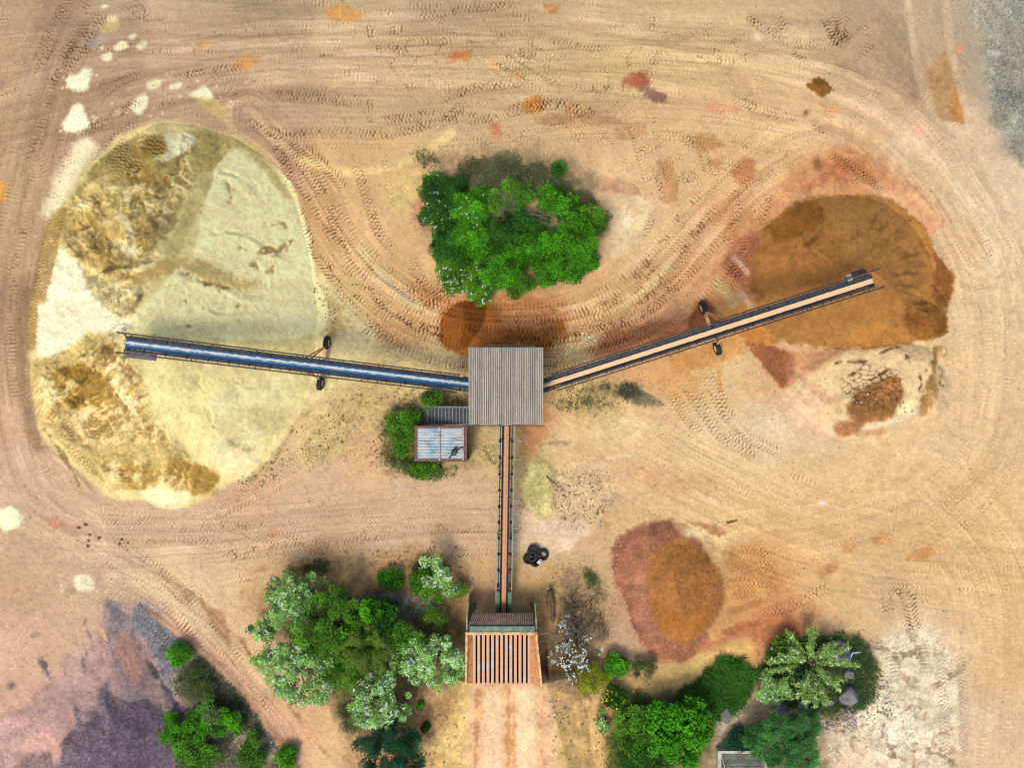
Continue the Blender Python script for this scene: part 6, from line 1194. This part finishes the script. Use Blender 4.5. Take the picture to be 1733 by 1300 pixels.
# ------------------------------------------------------------------ island of shrubs
ISL = 'shrubs on the round island'
PL = [
 ('shrub', 'leafy green shrub at the northwest corner of the island with white specks', 738, 322, 27, 2.2, 'dark', ISL, dict(blossom=.5)),
 ('shrub', 'low dark shrub on the northwest rim of the island below the grass', 768, 318, 22, 1.4, 'dark', ISL, {}),
 ('shrub', 'shrub dotted with white blossom on the western edge of the island', 741, 362, 28, 2.2, 'dark', ISL, dict(blossom=1.0)),
 ('shrub', 'bright green shrub with pale blossom west of the dead branches', 797, 352, 31, 2.9, 'bright', ISL, dict(blossom=.7)),
 ('shrub', 'small leaved dark green shrub between the western blossoming shrubs', 768, 352, 26, 2.1, 'dark', ISL, {}),
 ('shrub', 'bright green shrub in the west part of the island above the dark one', 797, 395, 32, 2.8, 'bright', ISL, dict(blossom=.3)),
 ('shrub', 'wide dark green shrub on the west flank of the island', 760, 410, 33, 2.2, 'dark', ISL, {}),
 ('shrub', 'dark green shrub at the southwest flank above the white blossom', 770, 440, 33, 2.2, 'mid', ISL, {}),
 ('shrub', 'narrow bright shrub standing between two dark shrubs on the island', 798, 428, 24, 2.7, 'bright', ISL, {}),
 ('shrub', 'white blossoming shrub at the southwest tip of the island', 768, 466, 30, 2.4, 'mid', ISL, dict(blossom=2.0)),
 ('shrub', 'shrub with scattered blossom at the southern tip of the island', 808, 484, 32, 2.2, 'mid', ISL, dict(blossom=1.2)),
 ('shrub', 'dark green low shrub in the centre of the island', 842, 400, 38, 1.8, 'dark', ISL, {}),
 ('shrub', 'dark small leaved shrub just below the dead branches', 880, 388, 36, 1.8, 'dark', ISL, {}),
 ('shrub', 'low dark shrub in the gap beside the long bare branches', 912, 374, 17, 1.2, 'dark', ISL, {}),
 ('shrub', 'dark shrub in the southern centre of the island', 838, 437, 34, 2.0, 'dark', ISL, {}),
 ('shrub', 'vivid green shrub in the south of the island', 862, 446, 32, 2.9, 'bright', ISL, {}),
 ('shrub', 'bright leafy shrub on the southern rim of the island', 842, 462, 28, 2.5, 'bright', ISL, {}),
 ('shrub', 'dark green shrub at the southern rim beside the brown sand', 880, 478, 27, 1.8, 'mid', ISL, {}),
 ('shrub', 'large vivid green shrub southeast of the dead branches', 920, 424, 36, 3.1, 'bright', ISL, {}),
 ('shrub', 'bright green shrub below the large vivid one', 930, 455, 32, 2.6, 'bright', ISL, {}),
 ('shrub', 'green shrub at the southeast rim of the island', 965, 452, 28, 2.2, 'bright', ISL, {}),
 ('shrub', 'bright shrub on the eastern side of the island near the tiny bare gap', 975, 400, 32, 2.8, 'bright', ISL, {}),
 ('shrub', 'bright green shrub at the lower east rim of the island', 990, 430, 27, 2.3, 'bright', ISL, {}),
 ('shrub', 'dark green rounded shrub on the eastern rim of the island', 1007, 372, 25, 2.0, 'mid', ISL, {}),
 ('shrub', 'bright green shrub northeast of the dead branches', 965, 362, 26, 2.2, 'bright', ISL, {}),
 ('shrub', 'fresh green shrub north of the dead branches on the right', 930, 338, 26, 2.0, 'bright', ISL, {}),
 ('shrub', 'small leaved green shrub just north of the dead branches', 872, 330, 28, 1.6, 'mid', ISL, {}),
 ('shrub', 'green shrub northwest of the dead branches', 832, 344, 27, 1.6, 'mid', ISL, {}),
 ('shrub', 'small dark green shrub alone on the bare northern rim', 944, 287, 14, 1.1, 'dark', ISL, dict(ecc=(1.3, .8), rot=35)),
 ('shrub', 'tiny grey leaved shrub outside the southeast rim of the island', 1006, 437, 9, .8, 'weed', ISL, dict(blossom=.6)),
 ('shrub', 'dark green shrub on the northeast rim of the island', 985, 342, 18, 1.3, 'weed', ISL, dict(gap=.3)),
# trees and shrubs left of the hopper
 ('tree', 'big dense green tree in the middle of the lower left grove', 548, 1050, 72, 5.6, 'mid', None, dict(gap=.12)),
 ('tree', 'blossoming tree with pale leaves at the northwest edge of the lower left grove', 497, 1018, 56, 6.4, 'pale', None, dict(blossom=1.6, gap=.15, ecc=(1, 1.05))),
 ('tree', 'thin pale blossoming tree at the western tip of the grove', 446, 1062, 27, 3.6, 'pale', None, dict(blossom=1.4, gap=.45)),
 ('tree', 'wide pale blossoming tree at the southwest edge of the grove over the track', 506, 1136, 72, 5.6, 'pale', None, dict(blossom=1.8, gap=.2, ecc=(1.1, .85), rot=-30)),
 ('tree', 'dark shaded green tree behind the light branched tree in the grove', 636, 1056, 46, 4.2, 'dark', None, dict()),
 ('tree', 'yellow green tree with feathery branches in the middle of the grove', 622, 1098, 50, 6.2, 'fine', None, dict(spikes=46, dens=1.5)),
 ('tree', 'dark green tree between the feathery tree and the white blossom by the hopper', 684, 1084, 38, 3.6, 'mid', None, dict()),
 ('tree', 'small bright round tree at the northeast side of the grove', 628, 1035, 22, 5.2, 'bright', None, dict()),
 ('tree', 'low shaded green tree at the south end of the dense grove', 580, 1135, 46, 3.6, 'mid', None, dict(gap=.2)),
 ('tree', 'white blossoming tree at the southern edge of the grove above the dark conifer', 642, 1188, 56, 4.8, 'pale', None, dict(blossom=3.2, gap=.25)),
 ('tree', 'white blossoming tree leaning over the left edge of the bar grating', 752, 1122, 46, 4.6, 'pale', None, dict(blossom=3.6, gap=.35, ecc=(1, 1.15))),
 ('tree', 'green tree with white blossom between the grove and the hopper', 700, 1120, 44, 4.6, 'pale', None, dict(blossom=2.8, gap=.3)),
 ('tree', 'dark bluish conifer at the bottom edge below the white blossom', 660, 1272, 62, 5.0, 'blue', None, dict(dens=1.1, ecc=(1.1, 1))),
 ('tree', 'sparse white blossoming tree north of the grove near the feed conveyor', 748, 968, 44, 4.4, 'pale', None, dict(blossom=4.0, gap=.85)),
 ('shrub', 'round green shrub under the sparse white blossoming tree', 722, 990, 32, 2.4, 'mid', None, {}),
 ('shrub', 'low bright shrub west of the sparse blossoming tree', 664, 979, 19, 1.1, 'bright', None, dict(ecc=(1.3, .7))),
 ('shrub', 'thin yellow green shrub between grove and hopper wing wall', 738, 1046, 26, 1.8, 'fine', None, dict(gap=.5)),
 ('shrub', 'small shrub with pale leaves beside the left hopper wing wall', 778, 1000, 17, 1.5, 'fine', None, dict(gap=.5)),
 ('shrub', 'single tiny round shrub on the yellow slope left of the ramp', 712, 1194, 7, .6, 'bright', None, {}),
 ('shrub', 'dark little shrub on the yellow slope below the white blossom', 720, 1230, 11, .5, 'dark', None, dict(ecc=(1.4, .6), rot=30)),
# around the container
 ('shrub', 'round dark green shrub at the northwest corner of the container', 684, 722, 31, 2.3, 'mid', None, {}),
 ('shrub', 'green shrub west of the container under the round dark one', 676, 752, 22, 1.7, 'mid', None, dict(gap=.2)),
 ('shrub', 'green shrub north of the staircase', 734, 679, 20, 2.0, 'mid', None, {}),
 ('shrub', 'low green shrub along the southern wall of the container', 718, 790, 22, 1.4, 'mid', None, dict(ecc=(1.4, .8))),
 ('shrub', 'low dusty shrub southwest of the container', 682, 785, 24, 1.0, 'weed', None, dict(gap=.2)),
 ('shrub', 'yellowish sprig beside the wooden rack', 696, 764, 10, 1.3, 'olive', None, {}),
# right of the hopper
 ('tree', 'half bare tree with grey branches and white blossom right of the hopper', 972, 1078, 58, 4.6, 'weed', None, dict(blossom=9.0, gap=.7, limbs=18, dens=.45)),
 ('tree', 'white blossoming branch tree between the hopper and the yellow green shrub', 962, 1120, 44, 3.2, 'weed', None, dict(blossom=9.0, gap=.6, limbs=12, dens=.4)),
 ('shrub', 'yellow green shrub below the white blossom right of the hopper', 1000, 1148, 29, 2.4, 'olive', None, {}),
 ('shrub', 'small bright green shrub east of the yellow green one', 1044, 1126, 22, 1.8, 'bright', None, {}),
 ('shrub', 'sparse olive shrub at the foot of the red sand bank', 1085, 1134, 25, 1.3, 'weed', None, dict(gap=.2, ecc=(1.2, .9))),
 ('shrub', 'shrub with yellow flowers south of the yellow green shrub', 1042, 1184, 24, 1.6, 'dark', None, dict(blossom=2.2, gap=.2, bcol=(.75, .62, .02))),
 ('shrub', 'thin pale shrub below the yellow flowering shrub', 1026, 1218, 24, 1.2, 'pale', None, dict(gap=.5, blossom=1.0)),
 ('tree', 'vivid green broad leaved tree at the bottom edge right of the ramp', 1150, 1240, 62, 4.2, 'maple', None, dict()),
 ('shrub', 'darker green shrub west of the vivid broad leaved tree', 1088, 1238, 48, 3.0, 'mid', None, {}),
 ('shrub', 'dark green shrub at the bottom edge under the vivid tree', 1090, 1290, 44, 2.6, 'dark', None, {}),
 ('tree', 'star shaped tree with long pale flowering sprays among the boulders', 1376, 1130, 80, 3.8, 'spray', None, dict(spikes=25, blossom=1.5, dens=2.3, bcol=(.78, .84, .60))),
 ('shrub', 'sparse white flowering shrub west of the star shaped tree', 1310, 1168, 30, 2.0, 'pale', None, dict(blossom=2.4, gap=.5)),
 ('shrub', 'shrub with pale rim at the northwest of the star shaped tree', 1332, 1104, 30, 2.2, 'mid', None, dict(blossom=.8)),
 ('tree', 'dense round blue green tree covering the concrete basin', 1330, 1262, 68, 4.6, 'bluebright', None, dict(dens=1.15)),
 ('shrub', 'low dark shrub above the concrete basin', 1250, 1254, 24, 1.2, 'blue', None, dict(ecc=(1.3, .8))),
 ('shrub', 'small dusty shrub beside the footpath north of the half bare tree', 997, 978, 15, .8, 'weed', None, dict(gap=.3)),
# bottom left bank
 ('shrub', 'bright green shrub highest on the slate bank', 300, 1108, 23, 1.4, 'bright', None, dict(ecc=(1.3, .8), rot=20)),
 ('shrub', 'dark grassy shrub in the middle of the slate bank', 328, 1158, 36, 1.6, 'weed', None, {}),
 ('shrub', 'vivid green shrub on the lower slate bank near bare twigs', 366, 1222, 42, 2.2, 'bright', None, dict(gap=.4)),
 ('shrub', 'bright green shrub beside the purple gravel pile', 305, 1244, 34, 2.0, 'bright', None, dict(gap=.4)),
 ('shrub', 'green shrub at the bottom edge below the vivid ones', 330, 1284, 44, 2.2, 'mid', None, dict(gap=.3)),
 ('shrub', 'tiny green shrub nearest the gravel pile tip', 290, 1216, 13, 1.1, 'bright', None, {}),
 ('shrub', 'small green shrub on the pale patch of the slate bank', 426, 1252, 17, 1.2, 'mid', None, {}),
 ('shrub', 'bright green shrub at the bottom end of the slate bank', 486, 1284, 19, 1.4, 'bright', None, {}),
 ('shrub', 'dark green shrub left of the one at the bottom end of the bank', 425, 1282, 26, 1.5, 'mid', None, dict(gap=.1)),
]
for nm, lab, px, py, r, h, sp_, grp, kw in PL: plant(nm, lab, px, py, r, h, sp_, group=grp, **kw)
# dead branches in the island and bare grey twigs by the hopper
def twigs(name, label, px, py, r, h, n, seed, mat_=M_deadwood, cat='branches', direc=None, spread=3.14, rad=.03):
    rr = np.random.default_rng(seed); p = W(px, py, h); g = ghw(p); b = MB()
    for k in range(n):
        a = (direc if direc is not None else 0) + rr.uniform(-spread, spread); L = r / PPM * rr.uniform(.5, 1.15)
        s = p + Vector((rr.normal(0, .25), rr.normal(0, .18), rr.normal(0, .12))); e = s + Vector((math.cos(a) * L, math.sin(a) * L, rr.normal(.1, .3))); m = s.lerp(e, .55) + Vector(rr.normal(0, .12, 3)); s0 = Vector((p.x + rr.normal(0, .15), p.y + rr.normal(0, .15), max(g - .1, s.z - h * .8)))
        b.tube([s0, s, m, e], rad, rad * .3, 5)
        for _ in range(4):
            q = s.lerp(e, rr.uniform(.3, .95)); b.tube([q, q + Vector((rr.normal(0, .32), rr.normal(0, .32), rr.normal(.05, .15)))], rad * .45, rad * .2, 4)
    return props(b.build(name, mat_, None, True), label, cat)
twigs('dead_branch', 'grey dead branches fanned out in the middle of the island', 868, 352, 40, 2.0, 14, 4, direc=2.6, spread=1.2)
twigs('dead_branch', 'long bare branches arching over the bare gap of the island', 895, 358, 56, 2.0, 10, 5, direc=-.35, spread=.5)
twigs('dead_branch', 'bare grey twigs reaching out of the half bare tree right of the hopper', 975, 1070, 70, 3.6, 26, 6)
twigs('dead_branch', 'dry stems crossing the vivid shrubs on the slate bank', 358, 1225, 48, 2.6, 8, 8, direc=2.0, spread=.9)
twigs('dead_branch', 'thin white branch reaching from the half bare tree to the hopper', 950, 1075, 50, 4.2, 3, 9, direc=3.1, spread=.15, rad=.035)
b = MB(); b.tube([W(925, 806, .3), W(932, 814, .33), W(940, 818, .3), W(945, 825, .3)], .06, .03, 6); props(b.build('fallen_branch', M_bark, None, True), 'short dark fallen branch beside the dry grass mound', 'branch')
b = MB(); b.tube([W(930, 1000, .7), W(934, 1020, .6), W(936, 1052, .55)], .22, .16, 10); props(b.build('fallen_log', M_wood, None, True), 'weathered log lying by the right wing wall of the hopper', 'log')
b = MB(); b.tube([W(1230, 886, .1), W(1239, 884, .12), W(1248, 881, .1)], .07, .04, 6); props(b.build('fallen_branch', M_bark, None, True), 'short straight dark stick north of the red sand bank', 'branch')
# ------------------------------------------------------------------ grasses and weeds
GD, GM, GO, GB = (.072, .098, .032), (.065, .135, .025), (.110, .115, .050), (.05, .17, .02)
blades('grass', 'rough green and dry grass', [
 ([(770, 300), (790, 268), (860, 262), (900, 275), (980, 320), (1010, 350), (960, 350), (860, 330), (780, 340)], 9000, .32, (.085, .105, .04), .9),
 ([(905, 290), (950, 300), (1000, 335), (1015, 365), (985, 370), (930, 320)], 2600, .30, GO, .9),
 ([(1318, 1190), (1290, 1130), (1320, 1085), (1390, 1074), (1450, 1080), (1478, 1120), (1478, 1180), (1440, 1205), (1370, 1205)], 14000, .42, (.045, .085, .025), .8),
 ([(1380, 1195), (1400, 1185), (1440, 1200), (1400, 1215), (1360, 1212)], 1600, .25, (.15, .18, .03), .8),
 ([(1300, 1215), (1240, 1240), (1250, 1270), (1300, 1250)], 1600, .35, GD, .8),
 ([(1050, 1180), (1080, 1170), (1130, 1200), (1120, 1300), (1050, 1300), (1040, 1240)], 4500, .45, GM, .8),
 ([(1024, 1235), (1045, 1230), (1050, 1290), (1030, 1300)], 1200, .35, (.10, .17, .03), .8),
 ([(560, 1000), (640, 1000), (760, 1030), (760, 1100), (690, 1180), (620, 1230), (560, 1180), (500, 1090)], 7000, .35, GD, .9),
 ([(486, 985), (492, 960), (560, 950), (565, 966), (510, 972)], 1300, .25, GD, .9),
 ([(690, 960), (735, 935), (745, 960), (715, 990)], 1200, .35, GD, .9), ([(580, 1190), (605, 1180), (615, 1240), (590, 1230)], 900, .4, GD, .9),
 ([(310, 1130), (340, 1120), (400, 1165), (450, 1240), (400, 1230), (330, 1190)], 4200, .32, (.06, .09, .035), .9), ([(470, 1270), (520, 1300), (500, 1330), (440, 1320)], 900, .3, GM, .9), ([(270, 1200), (400, 1190), (440, 1320), (280, 1320)], 2800, .3, GD, .9),
 ([(650, 700), (700, 670), (790, 665), (790, 690), (705, 720), (690, 790), (650, 780)], 3600, .3, GD, .9), ([(690, 785), (775, 785), (770, 802), (700, 806)], 1600, .3, GM, .9),
 ([(820, 760), (845, 755), (838, 790), (815, 790)], 250, .2, GD, .9),
 ([(1030, 655), (1060, 648), (1090, 665), (1060, 680), (1035, 672)], 900, .25, (.06, .07, .04), .9), ([(960, 665), (1040, 650), (1030, 690), (960, 695)], 700, .22, (.12, .13, .05), .9),
 ([(885, 790), (905, 775), (935, 800), (938, 860), (915, 880), (888, 850)], 1500, .25, (.30, .27, .13), .9),
 ([(700, 262), (730, 258), (742, 275), (715, 275)], 450, .3, GD, .9), ([(950, 1010), (1010, 1000), (1030, 1080), (960, 1090)], 1500, .35, (.10, .09, .05), .9), ([(1000, 970), (1010, 990), (995, 995)], 160, .3, GM, .9),
 ([(940, 300), (960, 280), (950, 275)], 100, .3, GD, .9)], seed=5)
o = blades('long_grass', 'long windswept green grass on the bank between shrub and boulders', [([(1255, 1115), (1275, 1135), (1262, 1180), (1215, 1212), (1160, 1200), (1132, 1188), (1185, 1150), (1225, 1112)], 9000, .75, (.045, .150, .018), 1.1)], seed=8)
def weeds():
    rng = np.random.default_rng(12); CE = []; CO = []
    for P, n, s in (([(480, 780), (530, 730), (570, 660), (640, 650), (620, 720), (560, 770)], 30, .09), ([(560, 460), (600, 480), (650, 560), (620, 580)], 20, .06), ([(930, 800), (1010, 795), (1030, 880), (950, 890)], 70, .05), ([(940, 650), (1030, 640), (1040, 690), (950, 700)], 60, .14), ([(1450, 1160), (1500, 1150), (1510, 1230), (1450, 1230)], 90, .10), ([(380, 830), (470, 780), (500, 720), (510, 720), (480, 790), (400, 845)], 40, .06), ([(530, 480), (560, 470), (580, 500), (560, 580)], 24, .06), ([(700, 1190), (790, 1190), (780, 1300), (700, 1300)], 30, .12), ([(930, 1180), (1020, 1190), (1020, 1290), (940, 1290)], 24, .12), ([(640, 640), (700, 650), (690, 800), (630, 800)], 70, .16), ([(1250, 1110), (1300, 1080), (1480, 1075), (1490, 1210)], 40, .14), ([(480, 940), (780, 925), (780, 960), (560, 970)], 60, .13)):
        q = scatter(P, n, rng); m = 9; z = ground_h(q[:, 0], q[:, 1]) + .06
        c = np.stack([(q[:, 0] - CX) / PPM, (CY - q[:, 1]) / PPM, z], 1).repeat(m, 0) + rng.normal(0, 1, (n * m, 3)) * np.array([s, s, s * .35]) * (.25 + 1.0 * rng.random(n) ** 2.5).repeat(m)[:, None]; CE.append(c)
        CO.append(np.array([.085, .090, .045])[None] * rng.uniform(.6, 1.5, n).repeat(m)[:, None] * rng.uniform(.8, 1.2, (n * m, 1)))
    CE = np.concatenate(CE); props(quads('weeds', CE, rng.uniform(.05, .14, len(CE)), .06, np.concatenate(CO), M_grass, None, .5, rng=rng), 'small weeds scattered on bare soil', kind='stuff')
weeds()
# ------------------------------------------------------------------ loose stones
def stones():
    rng = np.random.default_rng(21); V = []; F = []; CL = []
    base = np.array([(1, 0, 0), (-1, 0, 0), (0, 1, 0), (0, -1, 0), (0, 0, 1), (0, 0, -1), (.7, .7, .5), (-.7, .6, .5), (.6, -.7, .4), (-.6, -.7, .5)], float)
    fc = [(4, 0, 6), (4, 6, 2), (4, 2, 7), (4, 7, 1), (4, 1, 9), (4, 9, 3), (4, 3, 8), (4, 8, 0), (5, 6, 0), (5, 2, 6), (5, 7, 2), (5, 1, 7), (5, 9, 1), (5, 3, 9), (5, 8, 3), (5, 0, 8)]
    for P, n, r, c in (([(1645, -20), (1660, 60), (1680, 170), (1740, 290), (1790, 300), (1790, -20)], 1300, .055, (.22, .23, .20)), ([(-20, -20), (1760, -20), (1760, 1320), (-20, 1320)], 900, .055, (.26, .17, .10)), ([(1036, 930), (1060, 890), (1150, 885), (1230, 1000), (1200, 1100), (1110, 1115), (1060, 1030)], 260, .06, (.45, .33, .26)),
                       ([(237, 1026), (318, 1092), (300, 1180), (250, 1110)], 120, .05, (.15, .16, .19)), ([(96, 1310), (165, 1205), (285, 1215), (300, 1310)], 500, .07, (.17, .13, .16)), ([(1370, 1215), (1400, 1203), (1452, 1202), (1440, 1222), (1385, 1242)], 420, .13, (.30, .25, .21)), ([(1440, 690), (1460, 660), (1515, 640), (1525, 690), (1480, 712)], 90, .11, (.36, .25, .16)),
                       ([(690, 345), (730, 340), (735, 400), (700, 390)], 60, .06, (.26, .17, .11)), ([(320, 1100), (460, 1240), (480, 1300), (360, 1300)], 260, .09, (.26, .24, .21)), ([(925, 1170), (960, 1170), (965, 1200), (935, 1205)], 26, .10, (.36, .25, .18)), ([(930, 800), (1040, 790), (1040, 890), (930, 890)], 160, .045, (.36, .29, .21)), ([(980, 560), (1020, 570), (960, 600)], 80, .07, (.5, .42, .26))):
        q = scatter(P, n, rng); z = ground_h(q[:, 0], q[:, 1])
        for (x, y), zz in zip(q, z):
            s = r * rng.uniform(.5, 1.5); o = len(V) * 10; a = rng.uniform(0, 6.28); ca, sa = math.cos(a), math.sin(a)
            b_ = base * rng.uniform(.75, 1.2, (10, 1)) * np.array([s, s * rng.uniform(.6, 1), s * .7])
            b_ = np.stack([b_[:, 0] * ca - b_[:, 1] * sa, b_[:, 0] * sa + b_[:, 1] * ca, b_[:, 2]], 1) + np.array([(x - CX) / PPM, (CY - y) / PPM, zz + .02])
            V.append(b_); F += [(i + o, j + o, k + o) for i, j, k in fc]; CL.append(np.array(c) * rng.uniform(.6, 1.35))
    V = np.concatenate(V); me = bpy.data.meshes.new('gravel'); me.from_pydata(V.tolist(), [], F); me.update()
    at = me.color_attributes.new('soil', 'FLOAT_COLOR', 'POINT'); cc = np.concatenate([np.array(CL), np.ones((len(CL), 1))], 1).repeat(10, 0); at.data.foreach_set('color', cc.reshape(-1).astype(np.float32))
    me.materials.append(M_soil); o = bpy.data.objects.new('gravel', me); C.objects.link(o); props(o, 'loose stones strewn over the yard', kind='stuff')
stones()
